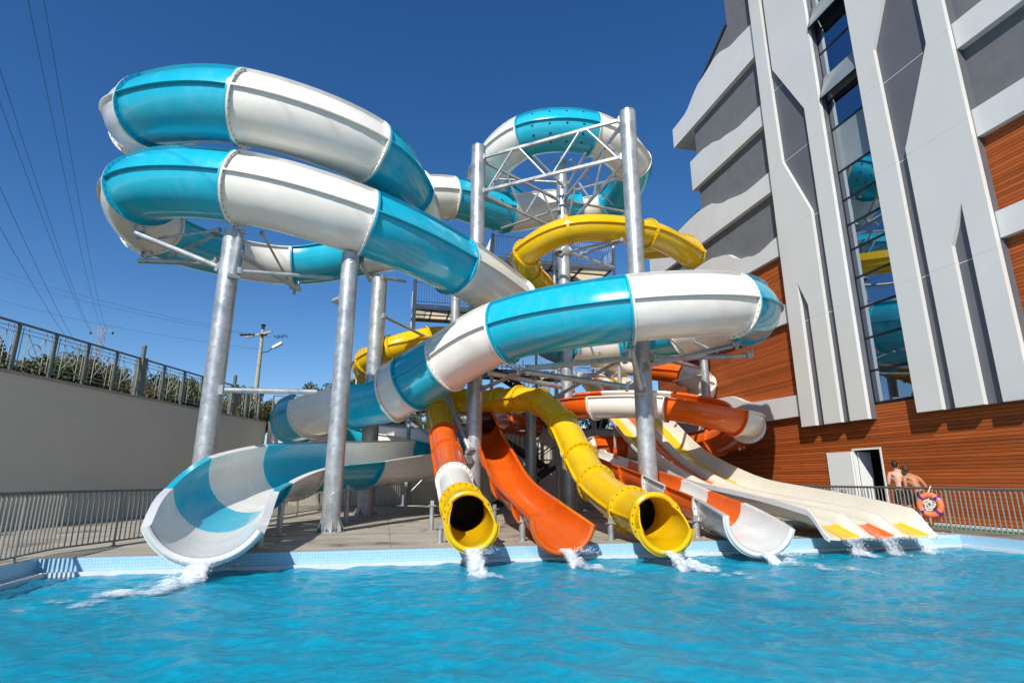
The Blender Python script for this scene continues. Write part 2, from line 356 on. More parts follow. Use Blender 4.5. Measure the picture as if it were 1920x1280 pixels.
DY0, DY1, DZ = 14.97, 16.01, 2.24          # door opening
BACK = simple("dark backing board", (0.035,0.014,0.008), 0.9)
m = MB()
for y0, y1, z0, z1 in ((-8, DY0, .0, 3.62), (DY1, 29.5, .0, 3.62), (DY0, DY1, DZ, 3.62)): m.lohi((FX-.022, y0, z0), (FX+.025 if z1 < 3.7 else FX, y1, z1))
for y0, y1 in ((18.0, 29.5), (-8, 10.2)):
    m.lohi((FX-.022, y0, 4.43), (FX-.001, y1, 7.32)); m.lohi((FX-.022, y0, 8.07), (FX-.001, min(y1, 23.57) if y0 > 0 else y1, 10.16))
m.build("backing_board", BACK, hotel, smooth=False)
PITCHB = 0.098; UNIT = {}
def boards(y0, y1, z0, z1):
    n = int((z1-z0)/PITCHB); key = round(y1-y0, 3)
    for k in range(n):
        z = z0 + PITCHB*(k+.5); c = Vector((FX-.032, (y0+y1)/2, z))
        if key not in UNIT:
            m = MB(); m.box(c, (.024, y1-y0-.006, PITCHB-.011)); UNIT[key] = m.build("board", WOOD, hotel, smooth=False)
            UNIT[key].data.transform(Matrix.Translation(-(c-ORG[hotel.name]))); UNIT[key].location = c - ORG[hotel.name]
            ORG["_b"] = c
        else:
            dup(UNIT[key], loc=c - ORG[hotel.name] + Vector((random.uniform(-.003,.003), 0, 0)))
def courses(y0, y1, z0, z1, cuts):
    """boards laid in courses with staggered butt joints"""
    n = int(round((z1-z0)/PITCHB))
    for k in range(n):
        za = z0+PITCHB*k; c = [q+(.9 if k % 2 else -.9)*(1 if q not in (y0, y1) else 0) for q in cuts]; e = [y0]+[q for q in c if y0+.4 < q < y1-.4]+[y1]
        for a, b in zip(e[:-1], e[1:]): boards(a+.001, b-.001, za, za+PITCHB+.001)
courses(4.0, DY0-.05, .12, 2.27, [9.6]); courses(DY1+.05, 26.0, .12, 2.27, [20.6]); courses(4.0, 26.0, 2.28, 3.62, [9.0, 14.0, 19.2])
courses(18.02, 29.3, 4.44, 7.31, [23.2]); courses(18.02, 23.5, 8.08, 10.15, []); courses(3.0, 10.15, 4.44, 7.36, [7.2]); courses(3.0, 10.15, 8.12, 10.33, [7.0])
# parapet bands with wavy tops
def wave(pts, y0, y1, zb, n=26):
    ysx = [p[0] for p in pts]; zsx = [p[1] for p in pts]; top = []
    for i in range(n+1):
        y = y0 + (y1-y0)*i/n; k = max(0, min(len(pts)-2, sum(1 for q in ysx[1:-1] if q <= y)))
        t = max(0, min(1, (y-ysx[k])/(ysx[k+1]-ysx[k]))); t = t*t*(3-2*t); top.append((y, zsx[k]+(zsx[k+1]-zsx[k])*t))
    return [(y0, zb)] + top + [(y1, zb)]
BX = FX-.22
slab(wave([(18,21.5),(19.4,21.65),(20.8,22.1),(22.3,21.85),(24.2,21.0),(25.4,20.95)], 17.98, 25.4, 19.77), BX, FX+1.2, "parapet_band", PANELJ)
slab(wave([(18,17.24),(19.6,17.25),(21,17.5),(22,17.82),(22.8,17.95),(24.0,17.95)], 17.98, 23.9, 16.24), BX, FX+.3, "parapet_band", PANELJ)
slab(wave([(18,13.95),(19.6,13.9),(21.4,14.25),(22.6,14.75),(23.5,14.85),(29.3,14.45)], 17.98, 29.2, 13.05), BX, FX+.3, "parapet_band", PANELJ)
slab(wave([(18,11.0),(19.5,10.75),(20.5,11.0),(21.8,11.7),(23.0,11.95),(29,11.9)], 17.98, 29.2, 10.16), BX, FX+.02, "parapet_band", PANELJ)
slab(wave([(18,8.07),(29,8.07)], 17.98, 29.2, 7.32, 2), BX, FX+.02, "parapet_band", PANELJ)
slab(wave([(18,4.43),(20.8,4.5),(22.5,5.0),(29,5.1)], 17.98, 29.2, 3.63), BX, FX+.02, "parapet_band", PANELJ)
for zb, zt in ((3.63,4.43),(7.37,8.10),(10.34,11.17),(13.18,14.02),(16.3,17.2),(19.7,20.6)):
    slab([(-3,zb),(10.21,zb),(10.21,zt),(-3,zt)], BX, FX+.02, "parapet_band", PANELJ)
ROOFD = simple("dark roof edge", (0.03,0.03,0.035), 0.6)
slab([(23.6,14.86),(29.3,14.46),(29.3,14.56),(23.6,14.98)], BX+.05, FX+1, "roof_edge", ROOFD)
slab([(22.55,22.0),(20.05,23.3),(20.05,23.45),(22.75,22.1)], FX-.03, 17, "roof_edge", ROOFD)
# projecting cladding with angular recesses
def clip(poly, z0, z1):
    for lim, sgn in ((z0, 1), (z1, -1)):
        out = []
        for i in range(len(poly)):
            a, b = poly[i-1], poly[i]; ia, ib = (a[1]-lim)*sgn >= 0, (b[1]-lim)*sgn >= 0
            if ia != ib:
                t = (lim-a[1])/(b[1]-a[1]); out.append((a[0]+t*(b[0]-a[0]), lim))
            if ib: out.append(b)
        poly = out
        if not poly: return []
    return poly
SEAM = [3.20, 7.13, 10.98, 13.9, 17.3, 20.6, 24.0, 27.0]
A_L1 = [(17.98,3.2),(17.98,27),(17.33,27),(17.33,19.8),(17.22,13.9),(17.27,8.7),(17.27,3.2)]
A_L2 = [(17.27,8.7),(17.22,13.9),(16.10,11.15),(16.10,3.2),(16.86,3.2),(16.86,7.65)]
A_R = [(14.60,3.2),(15.71,3.2),(15.71,15.3),(17.08,18.2),(17.08,27),(14.60,27)]
B_L = [(13.25,3.2),(13.25,27),(11.1,27),(11.2,18.2),(12.53,15.24),(12.47,11),(12.47,3.2)]
B_R1 = [(12.09,3.2),(12.09,11.2),(10.86,14),(10.84,8.73),(11.33,7.66),(11.33,3.2)]
B_R2 = [(10.86,3.2),(10.84,8.73),(10.86,14),(10.83,27),(10.2,27),(10.2,3.2)]
PF = 15.10; kf = PF/15.20
def pull(poly): return [(14.88 if abs(y-14.60) < .01 else y*kf, 1.3+(z-1.3)*kf) for y, z in poly]
SEAM = [1.3+(z-1.3)*kf for z in SEAM]; SEAM[-1] = 27.0
for poly in map(pull, (A_L1, A_L2, A_R, B_L, B_R1, B_R2)):
    for z0, z1 in zip(SEAM[:-1], SEAM[1:]):
        q = clip(poly, z0+.0022, z1-.0022)
        if len(q) > 2: slab(q, PF, 15.238, "cladding_panel", PANELW)
slab([(14.883,3.192),(17.857,3.192),(17.857,27),(14.883,27)], 15.242, FX-.001, "recess_panel", GREYP)
slab([(10.137,3.192),(13.158,3.192),(13.158,27),(10.137,27)], 15.242, FX-.001, "recess_panel", GREYP)
m = MB()
for z in SEAM[1:-1]:
    m.lohi((15.235, 15.6, z-.012), (15.2415, 17.3, z+.012)); m.lohi((15.235, 10.72, z-.012), (15.2415, 12.5, z+.012))
m.build("joint_strip", simple("pale joint strip", (0.55,0.55,0.57), 0.6), hotel, kind='stuff', smooth=False)
# glazed strip
gz = [3.70,4.75,5.85,6.91,7.99,9.03,9.95,10.91,12.03,13.77,14.95,15.98,17.07,18.05,19.15,20.3,21.5,22.8,24.2,27]
win = MB().lohi((15.476,13.165,3.66),(15.499,14.878,27)).build("window", MULL, hotel, smooth=False)
for a, b in zip(gz[:-1], gz[1:]):
    fro = abs(a-12.03) < .01 or abs(a-14.95) < .01
    o = MB().lohi((15.455,13.19,a+.025),(15.475,14.85,b-.025)).build("pane", FROST if fro else GLASS, win, smooth=False)
m = MB()
for z in gz: m.lohi((15.435,13.166,z-.036),(15.477,14.876,z+.036))
m.lohi((15.435,14.852,3.7),(15.456,14.876,27)); m.lohi((15.435,13.166,3.7),(15.456,13.188,27))
m.build("mullion", MULL, win, smooth=False)
for zh, zl, out in ((15.98,15.02,.30),(19.15,18.15,.36)):
    m = MB(); d0 = Vector((15.42,13.22,zh)); v = Vector((-out,0,zl-zh)); nrm = Vector((zl-zh, 0, out)).normalized()*.02
    m.prism([d0, d0+Vector((0,1.60,0)), d0+Vector((0,1.60,0))+v, d0+v], nrm); m.build("open_sash", FROST, hotel, smooth=False)
    m = MB(); e = d0+v; m.bar(e, e+Vector((0,1.60,0)), .05, .04); m.bar(d0+Vector((0,1.60,0)), e+Vector((0,1.60,0)), .04, .05); m.bar(d0, e, .04, .05); m.build("sash_frame", MULL, hotel, smooth=False)
# service door with the outer leaf folded back and a second leaf swung inside
DOORM = simple("white painted door", (0.74,0.75,0.74), 0.4, 0, 0.03)
m = MB(); m.lohi((FX-.07,DY0-.05,0),(FX+.06,DY0,DZ)); m.lohi((FX-.07,DY1,0),(FX+.06,DY1+.05,DZ)); m.lohi((FX-.07,DY0-.05,DZ+.001),(FX+.06,DY1+.05,DZ+.06)); m.build("door_frame", DOORM, hotel, smooth=False)
dl = MB().lohi((FX-.115,DY1+.06,.06),(FX-.07,DY1+1.14,2.21)).build("door", DOORM, hotel, "white door leaf folded open flat against the boards", smooth=False)
m = MB(); m.tube((FX-.117,DY1+1.02,1.05),(FX-.17,DY1+1.02,1.05),.012); m.tube((FX-.165,DY1+1.03,1.05),(FX-.165,DY1+.90,1.05),.011); m.build("handle", GALV, dl)
SIGNT = simple("teal sign print", (0.03,0.20,0.24), 0.4); SIGNW = simple("pale sign print", (0.75,0.8,0.8), 0.4)
m = MB(); m.lohi((FX-.118,DY1+.48,.845),(FX-.1151,DY1+.72,.965), 0)
for y, w in ((.50,.04),(.56,.05),(.63,.04)): m.lohi((FX-.1195,DY1+y,.875),(FX-.1181,DY1+y+w,.925), 1)
m.lohi((FX-.1195,DY1+.51,.94),(FX-.1181,DY1+.69,.952), 1); m.build("sign", [SIGNT, SIGNW], dl, smooth=False)
MB().lohi((FX+.07,DY1-.06,.03),(FX+.55,DY1-.015,2.2)).build("door", DOORM, hotel, "white door leaf swung inside the opening", smooth=False)
# drain strip and kerb at the foot of the boards
m = MB(); m.lohi((15.24,-3,0),(15.478,28,.10)); m.build("kerb", PANELJ, kind='structure', smooth=False)
m = MB(); m.lohi((14.86,-3,.002),(15.24,24,.05)); m.build("green_matting", simple("green plastic matting", (0.02,0.17,0.09), 0.7), kind='structure', smooth=False)
# ------------------------------------------------------------------ flume builder
def catmull(P, n):
    """centripetal Catmull-Rom through joints; returns list per section of n+1 points"""
    P = [Vector(p) for p in P]; Q = [P[0]*2-P[1]] + P + [P[-1]*2-P[-2]]; out = []
    for i in range(1, len(Q)-2):
        p0, p1, p2, p3 = Q[i-1:i+3]; t0 = 0.0; t1 = t0+max(1e-4,(p1-p0).length)**.5; t2 = t1+max(1e-4,(p2-p1).length)**.5; t3 = t2+max(1e-4,(p3-p2).length)**.5
        seg = []
        for k in range(n+1):
            t = t1+(t2-t1)*k/n
            a1 = p0*((t1-t)/(t1-t0))+p1*((t-t0)/(t1-t0)); a2 = p1*((t2-t)/(t2-t1))+p2*((t-t1)/(t2-t1)); a3 = p2*((t3-t)/(t3-t2))+p3*((t-t2)/(t3-t2))
            b1 = a1*((t2-t)/(t2-t0))+a2*((t-t0)/(t2-t0)); b2 = a2*((t3-t)/(t3-t1))+a3*((t-t1)/(t3-t1))
            seg.append(b1*((t2-t)/(t2-t1))+b2*((t-t1)/(t2-t1)))
        out.append(seg)
    return out
def frames(segs, yaw_end=None):
    flat = []
    for k, s in enumerate(segs): flat += s if k == 0 else s[1:]
    fr = []
    for i, p in enumerate(flat):
        a = flat[max(0,i-1)]; b = flat[min(len(flat)-1,i+1)]; T = (b-a).normalized()
        if yaw_end is not None and i == len(flat)-1: T = (T + Vector(yaw_end)).normalized()
        S = T.cross(ZZ).normalized(); fr.append((p, T, S, S.cross(T)))
    n = len(segs[0])-1
    return [fr[k*n:(k+1)*n+1] for k in range(len(segs))]
def prof_open(R, aL, aR, th=.022, h=.10, side=1, n=18, ribL=False, ribR=False, lip=True):
    """half-pipe profile; aL/aR = how far each wall rises past the equator (degrees); ribs at the equator; lips on top"""
    def pol(a, r): a = math.radians(a); return (math.cos(a)*r, math.sin(a)*r)
    w = math.degrees(.016/R); lo, hi = -180-aL, aR; out = []
    if lip: out += [pol(lo, R-th), pol(lo, R+h), pol(lo+2*w, R+h), pol(lo+2*w, R)]
    else: out += [pol(lo, R-th), pol(lo, R)]
    for k in range(1, n):
        a = lo+(hi-lo)*k/n
        for rib, ra in ((ribL, -180), (ribR, 0)):
            if rib and lo+(hi-lo)*(k-1)/n < ra <= a: out += [pol(ra-w, R), pol(ra-w, R+h), pol(ra+w, R+h), pol(ra+w, R)]
        out.append(pol(a, R))
    if lip: out += [pol(hi-2*w, R), pol(hi-2*w, R+h), pol(hi, R+h), pol(hi, R-th)]
    else: out += [pol(hi, R), pol(hi, R-th)]
    out += [pol(lo+(hi-lo)*k/n, R-th) for k in range(n-1, 0, -1)]
    return out
def sweep(mb, fr, profs, cap=False, mi=0):
    P = []
    for (p, T, S, U), pf in zip(fr, profs): P.append([p+S*x+U*y for x, y in pf])
    b = len(mb.v); mb.grid(P, mi, True)
    if cap:
        m = len(P[0]); n = len(P)
        # cap as quads between outer and inner halves
        h = m//2
        for i, flip in ((0, 0), (n-1, 1)):
            o = b+i*m
            for k in range(h-1 if m % 2 == 0 else h):
                f = (o+k, o+k+1, o+m-2-k, o+m-1-k)
                if len(set(f)) == 4: mb.f.append(f[::-1] if flip else f); mb.m.append(mi)
def ring_flange(mb, f0, R, aL, aR, h, closed, ln=.028, n=28):
    p, T, S, U = f0; lo, hi = -180-aL, aR
    if closed: lo, hi = -270, 90
    P = []
    for d, rr in ((-ln, R-.008), (-ln, R+h), (ln, R+h), (ln, R-.008)):
        row = []
        for k in range(n+(0 if closed else 1)):
            a = math.radians(lo+(hi-lo)*k/n); row.append(p+T*d+(S*math.cos(a)+U*math.sin(a))*rr)
        P.append(row)
    P.append(P[0]); mb.grid(P, 0, closed)
    if not closed:
        for k in (0, n): mb.add([P[i][k] for i in range(4)], [(0,1,2,3)])
def ring_bolts(mb, f0, R, aL, aR, h, closed, step, r=.014, ln=.052):
    p, T, S, U = f0; lo, hi = (-270, 90) if closed else (-180-aL, aR); k = max(6, int((hi-lo)/math.degrees(step/R)))
    for i in range(k):
        a = math.radians(lo+(hi-lo)*(i+.5)/k); c = p+(S*math.cos(a)+U*math.sin(a))*(R+h*.55); mb.tube(c-T*ln, c+T*ln, r, n=6)
CN = {id(TEAL): 'turquoise', id(CREAM): 'cream white', id(YELLOW): 'yellow', id(ORANGE): 'orange', id(WHITE): 'white', id(LANEW): 'cream white'}
def flume(root, joints, specs, R, n=12, h=.10, bolts=True, bstep=.17, first_ring=True, last_ring=True, seam=True, npf=18):
    """specs[k] = dict(mat, kind 'open'/'tube', o=(aL,aR) degrees at start, o2 at end, rl/rr ribs, R2)"""
    segs = catmull(joints, n); FR = frames(segs); parts = []
    for k, sp in enumerate(specs):
        fr = FR[k]; mb = MB(); closed = sp.get('kind') == 'tube'; r0 = sp.get('R', R); r1 = sp.get('R2', r0)
        o0 = sp.get('o', (20, 20)); o1 = sp.get('o2', o0); profs = []
        for i in range(n+1):
            t = i/n; e = sp.get('ease', 1.0); t2 = t**e; rr = r0+(r1-r0)*t2
            if closed:
                q = [(math.cos(2*PI*j/28)*rr, math.sin(2*PI*j/28)*rr) for j in range(28)]; profs.append(q)
            else:
                profs.append(prof_open(rr, o0[0]+(o1[0]-o0[0])*t2, o0[1]+(o1[1]-o0[1])*t2, th=sp.get('th', .022), h=sp.get('h', h), ribL=sp.get('rl', False), ribR=sp.get('rr', False), n=npf, lip=sp.get('lip', True)))
        if closed:
            P = [[p+S*x+U*y for x, y in pf] for (p, T, S, U), pf in zip(fr, profs)]; mb.grid(P, 0, True)
            P2 = [[p+S*x*.955+U*y*.955 for x, y in pf] for (p, T, S, U), pf in zip(fr, profs)]
            b = len(mb.v); mb.grid(P2[::-1], 0, True)
            if seam:
                for a in (0, PI):
                    for rr_, ww in ((h*.85, .012),):
                        Q = []
                        for (p, T, S, U) in fr:
                            d = S*math.cos(a); c0 = p+d*(r0-.01); c1 = p+d*(r0+rr_)
                            Q.append([c0+U*ww, c1+U*ww, c1-U*ww, c0-U*ww])
                        mb.grid(Q, 0, True)
        else: sweep(mb, fr, profs)
        c = CN[id(sp['mat'])]
        prt = mb.build("flume_section", sp['mat'], root, (sp.get('label') or (c+" section")), sharp=30)
        recalc(prt); parts.append(prt)
        bo = MB(); i0, i1 = fr[0], fr[-1]
        def shift(f, d): return (f[0]+f[1]*d, f[1], f[2], f[3])
        def ring(f, r_, o_):
            fl = MB(); ring_flange(fl, f, r_, o_[0], o_[1], h, closed); recalc(fl.build("joint_flange", sp['mat'], prt, sharp=30))
        if first_ring or k > 0:
            ring(shift(i0, .031), r0, o0)
            if bolts: ring_bolts(bo, i0, r0, o0[0], o0[1], h, closed, bstep, ln=.075)
        if k < len(specs)-1 or last_ring: ring(shift(i1, -.031), r1, o1)
        if bo.v: bo.build("bolt", BOLT, prt, kind='stuff', smooth=False)
    return FR, parts
def mouth_rim(root, f, R, aL, aR, r, mat, n=26, closed=False, push=0.0):
    p, T, S, U = f; pts = []
    lo, hi = (-270, 90) if closed else (-180-aL, aR)
    for k in range(n+(0 if closed else 1)):
        a = math.radians(lo+(hi-lo)*k/n); pts.append(p+T*push+(S*math.cos(a)+U*math.sin(a))*R)
    m = MB(); m.chain(pts, r, 10, closed); return recalc(m.build("mouth_rim", mat, root))
def leg(root, x, y, top, r=.075):
    m = MB(); m.tube((x,y,0.012), (x,y,top), r, n=14); m.box((x,y,.008), (r*4,r*4,.016)); m.box((x,y,top+.06), (r*1.6,.03,.14)); m.box((x,y,top+.008), (r*3.2,r*2.4,.02))
    for sx in (-1,1): m.tube((x+sx*r*1.5,y-r*1.5,.0),(x+sx*r*1.5,y-r*1.5,.045),.016,n=6)
    return m.build("support_leg", GALV, root, sharp=40)
T_, C_, Y_, O_, W_ = TEAL, CREAM, YELLOW, ORANGE, WHITE
def opn(mat, side, hi=54, lo=18, rib=True, **k):
    d = dict(mat=mat, o=((lo, hi) if side > 0 else (hi, lo)), rr=(rib and side > 0), rl=(rib and side < 0)); d.update(k); return d
# ------------------------------------------------------------------ the big turquoise and white slide
big = thing("water_slide", "largest slide, turquoise and white striped, coiling round the poles to the leftmost exit", "water slide", L(-5.6, 10.6, 0), "slides dropping into the pool")
J = [at(985,400,32.0), at(914,336,29.0), at(985,258,26.2), at(1108,253,26.0), at(1182,308,27.7), at(1148,380,30.8), at(1088,396,31.6), at(1032,391,30.4),
     at(946,400,28.2), at(846,372,26.3), at(770,372,25.4), at(660,378,24.6), at(545,380,24.0), at(400,352,22.0), at(272,243,18.4), at(290,211,16.1), at(457,205,15.1),
     at(692,288,16.5), at(757,362,18.4), L(-3.9,20.2,10.5), at(690,472,23.2), at(553,492,23.6), at(432,475,22.3), at(285,423,18.7), at(270,358,16.4), at(450,354,15.3),
     at(684,420,16.1), at(853,498,18.6), at(962,568,21.6), at(1060,645,25.2), at(1168,640,25.4), at(1285,622,23.0), at(1398,594,20.0), at(1366,572,16.9), at(1178,580,15.9),
     at(945,622,17.5), at(836,681,18.8), at(770,718,19.3), at(735,738,19.6), at(662,752,20.0), at(588,772,21.5), at(556,787,23.4), at(592,800,26.0), at(690,818,27.4),
     at(790,830,26.6), L(-2.15,24.6,2.55), L(-3.2,22.3,2.28), L(-5.15,19.2,1.98), L(-6.1,15.8,1.75), L(-6.2,13.4,1.46), L(-5.80,11.5,1.16), L(-4.94,9.4,.92)]
col = [T_,C_,T_,C_,T_,C_,T_,C_,T_,C_,T_,C_,T_,C_,C_,T_,C_,T_,C_,C_,T_,C_,T_,C_,T_,C_,T_,C_,T_,C_,T_,C_,T_,C_,T_,C_,T_,C_,T_,C_,T_,C_,T_,C_,T_,T_,C_,T_,C_,T_,W_]
sid = [1]*6+[-1]*4+[1]*18+[-1]*18+[1]*5
S = [opn(c_, s_) for c_, s_ in zip(col, sid)]
for k_ in (38,39): S[k_] = opn(col[k_],-1,20,20,False)
for k_ in (40,42,43): S[k_] = opn(col[k_],-1,40,10)
S[44] = opn(T_,-1,50,5); S[45] = opn(T_,-1,50,5,True,o2=(6,34))
for k_, c_, oa, ob in ((46,C_,(6,34),(-6,36)), (47,T_,(-6,36),(-9,30)), (48,C_,(-9,30),(-14,20)), (49,T_,(-14,20),(-6,-2))): S[k_] = dict(mat=c_, o=oa, o2=ob)
S[50] = dict(mat=W_, o=(-6,-2), o2=(-30,-22), R2=.90, ease=1.2, th=.05)
assert len(S) == len(J)-1 == len(sid), (len(S), len(J), len(sid))
FRA, PA = flume(big, J, S, .95, n=10, h=.10)
mouth_rim(big, FRA[-1][-1], .915, -30, -22, .06, W_)
HOLEB = simple("dark porthole", (0.01,0.03,0.05), 0.3)
for k_ in (2,4,6,8):
    p, Tt, Ss, Uu = FRA[2][k_]
    for a_ in (-62,-38,-12,34):
        a_ = math.radians(a_); d_ = Ss*math.cos(a_)+Uu*math.sin(a_); MB().tube(p+d_*.93, p+d_*.956, .055, n=14).build("porthole", HOLEB, PA[2], smooth=False)
for x, y, z in ((-2.29,12.15,.45), (-2.38,14.8,.75), (-1.07,18.45,1.0)): leg(big, x, y, z)
# ------------------------------------------------------------------ yellow tube with an orange and white stretch
tub = thing("water_slide", "closed yellow, orange and white tube slide with round exit left of the orange trough", "water slide", L(-.8, 10.9, 0), "slides dropping into the pool")
def tb(mat, **k): d = dict(mat=mat, kind='tube'); d.update(k); return d
RT_ = .435
J = [at(960,640,30.0), at(870,660,25.0), at(822,706,23.2), at(822,770,21.3), at(831,815,19.6), at(838,850,17.9), at(851,900,15.0), at(866,946,12.4), at(877,968,11.15), at(885,983,10.0)]
S = [tb(Y_), tb(Y_), tb(Y_), tb(Y_), tb(O_), tb(O_), tb(C_), tb(Y_), dict(mat=Y_, o=(40,40), o2=(2,2), R2=.435, ease=1.5, th=.03, lip=False)]
FRB, _ = flume(tub, J, S, RT_, n=8, h=.075, bstep=.13)
f = FRB[-2][-1]; mouth_rim(tub, f, RT_+.03, 0, 0, .045, Y_, closed=True); mouth_rim(tub, FRB[-1][-1], .435, 2, 2, .05, Y_)
HOLE = simple("black tube lining", (0.004,0.004,0.004), 0.8)  # black inner sleeve painted in for the shade deep inside the tubes
def shade_liner(root, fr, R):
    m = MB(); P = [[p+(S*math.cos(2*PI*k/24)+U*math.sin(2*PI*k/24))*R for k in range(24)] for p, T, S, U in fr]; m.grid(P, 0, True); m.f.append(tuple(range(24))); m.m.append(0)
    return m.build("shade_liner", HOLE, root)
shade_liner(tub, FRB[-3][2:], RT_*.94); shade_liner(tub, FRB[-2][:5], RT_*.935)
for x, y, z in ((1.29,15.4,.62), (1.22,12.3,.30), (3.0,15.5,.5)): leg(tub, x, y, z, .06)
# ------------------------------------------------------------------ yellow tube slide
yel = thing("water_slide", "all yellow tube slide looping over the blue flume to a scooped yellow exit", "water slide", L(3.1, 11.9, 0), "slides dropping into the pool")
J = [at(1200,470,29), at(1285,462,25.5), at(1296,478,23.4), at(1215,438,21.2), at(1066,432,20.4), at(988,474,21.4), at(992,508,23.4), at(1020,545,24.4), at(985,600,25.2), at(900,630,24.2), at(803,636,23.2),
     at(735,653,22.8), at(690,676,23.6), at(686,694,25.2), at(730,712,26.2), at(800,738,25.0), at(868,752,23.0), at(937,751,21.6), at(975,748,20.8), at(1012,753,20.0), at(1056,797,18.5),
     at(1089,859,16.4), at(1118,906,14.8), at(1182,955,12.4), at(1229,973,11.05), at(1248,986,10.35)]
S = [tb(Y_, R=.50) for _ in J[:-11]] + [tb(Y_, R=.45) for _ in range(9)] + [dict(mat=Y_, R=.45, o=(38,38), o2=(-6,-6), R2=.47, ease=1.3, th=.03, lip=False)]
FRY, _ = flume(yel, J, S, .47, n=8, h=.085, bstep=.14)
mouth_rim(yel, FRY[-2][-1], .475, 0, 0, .05, Y_, closed=True); mouth_rim(yel, FRY[-1][-1], .475, -6, -6, .05, Y_)
shade_liner(yel, FRY[-3][2:], .42); shade_liner(yel, FRY[-2][:3], .42)
for x, y, z in ((4.93,12.0,.35), (4.1,14.0,.5)): leg(yel, x, y, z, .065)
# ------------------------------------------------------------------ orange trough
ora = thing("water_slide", "open orange trough slide emptying between the two yellow tube exits", "water slide", L(1.3, 11.6, 0), "slides dropping into the pool")
J = [at(1000,800,29), at(940,790,26.5), at(905,793,22.0), at(912,812,21.4), at(932,853,18.9), at(957,903,16.0), at(1004,943,13.2), at(1056,976,10.75)]
S = [tb(O_), tb(O_), dict(mat=O_, o=(60,60), o2=(12,12), lip=True), dict(mat=O_, o=(12,12)), dict(mat=O_, o=(12,12)), dict(mat=O_, o=(12,12), o2=(6,6)), dict(mat=O_, o=(6,6), o2=(-8,2), R2=.59, th=.03)]
FRO, _ = flume(ora, J, S, .53, n=10, h=.075, bolts=False)
mouth_rim(ora, FRO[-1][-1], .605, -8, 2, .045, O_)
for k in (3, 6, 9):                          # stiffening fins under the near wall
    for sgn in (-1,):
        p, T, S_, U = FRO[-2][k]; m = MB(); a = [p+S_*sgn*(.53)+U*.05, p+S_*sgn*.65+U*.05, p+S_*sgn*.54-U*.30, p+S_*sgn*.43-U*.33]; m.prism(a, T*.03); recalc(m.build("fin", O_, ora, smooth=False))
for x, y, z in ((2.98,12.2,.40), (2.35,14.2,.6)): leg(ora, x, y, z, .07)
# ------------------------------------------------------------------ orange and white flume
spi = thing("water_slide", "orange and white striped flume coiling by the hotel wall to a wide white exit", "water slide", L(5.4, 11.9, 0), "slides dropping into the pool")
J = [at(1120,668,31), at(1215,690,28.5), at(1282,700,27.0), at(1318,722,26.8), at(1300,752,28.5), at(1200,765,30.5), at(1080,765,30), at(1030,763,27), at(1062,760,23.4), at(1117,756,21.6), at(1252,758,20.3), at(1380,783,19.3),
     at(1400,798,20.8), at(1345,826,24.0), at(1260,836,26.4), at(1170,836,26.6), at(1098,836,26.0), at(1078,843,24.4), at(1108,852,21.6), at(1152,867,19.8), at(1195,885,18.0), at(1243,903,16.0), at(1290,925,14.4), at(1348,948,12.95), at(1424,975,10.95)]
RS = .58
S = [opn(C_,-1), opn(O_,1), opn(C_,1), opn(C_,1), opn(O_,1), opn(C_,-1), opn(O_,-1), opn(C_,-1), opn(O_,-1), opn(C_,-1), opn(O_,-1), opn(C_,-1), opn(O_,-1), opn(O_,-1), opn(C_,-1), opn(O_,-1,40), opn(C_,-1,40),
     opn(C_,-1,16,16,False), opn(C_,-1,10,14,False), opn(O_,-1,10,16,False), opn(C_,-1,8,18,False), opn(O_,-1,6,20,False), opn(C_,-1,6,20,False), opn(O_,-1,6,20,False)]
S[-1] = opn(W_,-1,6,20,False,o2=(-14,8),R2=.64,ease=1.2,th=.04)
S[-2] = opn(O_,-1,6,20,False); S[-3] = opn(W_,-1,6,20,False); S[-4] = opn(O_,-1,8,20,False)
FRS, _ = flume(spi, J, S, RS, n=9, h=.085, bstep=.15)
mouth_rim(spi, FRS[-1][-1], .655, -14, 8, .05, W_)
p, T, S_, U = FRS[18][4]; m = MB(); q = p-S_*RS; m.prism([q+U*.02, q+U*.42-T*.02, q+U*.42+T*.10, q+T*.30+U*.02], S_*.05); recalc(m.build("fin", O_, spi, smooth=False))
for x, y, z in ((7.07,12.1,.36), (7.3,15.2,.5)): leg(spi, x, y, z, .075)
# ------------------------------------------------------------------ three-lane slide
lan = thing("water_slide", "wide three-lane white slide with yellow and orange lanes beside the hotel railing", "water slide", (11.1, 12, 0), "slides dropping into the pool")
WT = [(10.6,.50),(10.9,.60),(12.4,.86),(14.4,1.08),(16.4,1.30),(18.75,2.01),(20.2,2.6),(21.6,3.57),(23.3,4.57),(25.1,5.7),(27.0,6.93),(28.4,7.36),(31.0,7.4)]
LB = [(10.6,.07),(11.4,.33),(12.4,.44),(14.4,.60),(16.4,.84),(18.75,1.52),(20.2,2.1),(21.6,3.05),(23.3,4.05),(25.1,5.18),(27.0,6.4),(28.4,6.84),(31.0,6.9)]
def taped(tab):
    ty = [q[0] for q in tab]; tz = [q[1] for q in tab]
    return lambda y: float(np.mean([np.interp(y+d_, ty, tz) for d_ in np.linspace(-.8,.8,9)])) if y > 12 else float(np.interp(y, ty, tz))
lwall, lbed = taped(WT), taped(LB); Y0 = 10.6
cuts = [Y0, 11.25, 14.4, 17.4, 20.0, 22.6, 25.2, 27.8, 30.4]
lane_x = [(9.46,10.16),(10.36,11.06),(11.26,11.97)]
lzf = lwall
def depth(y): return lwall(y)-lbed(y)
def endf(y, w=.55): t = max(.10, min(1, (y-Y0)/w)); return t*t*(3-2*t)*.7+t*.3
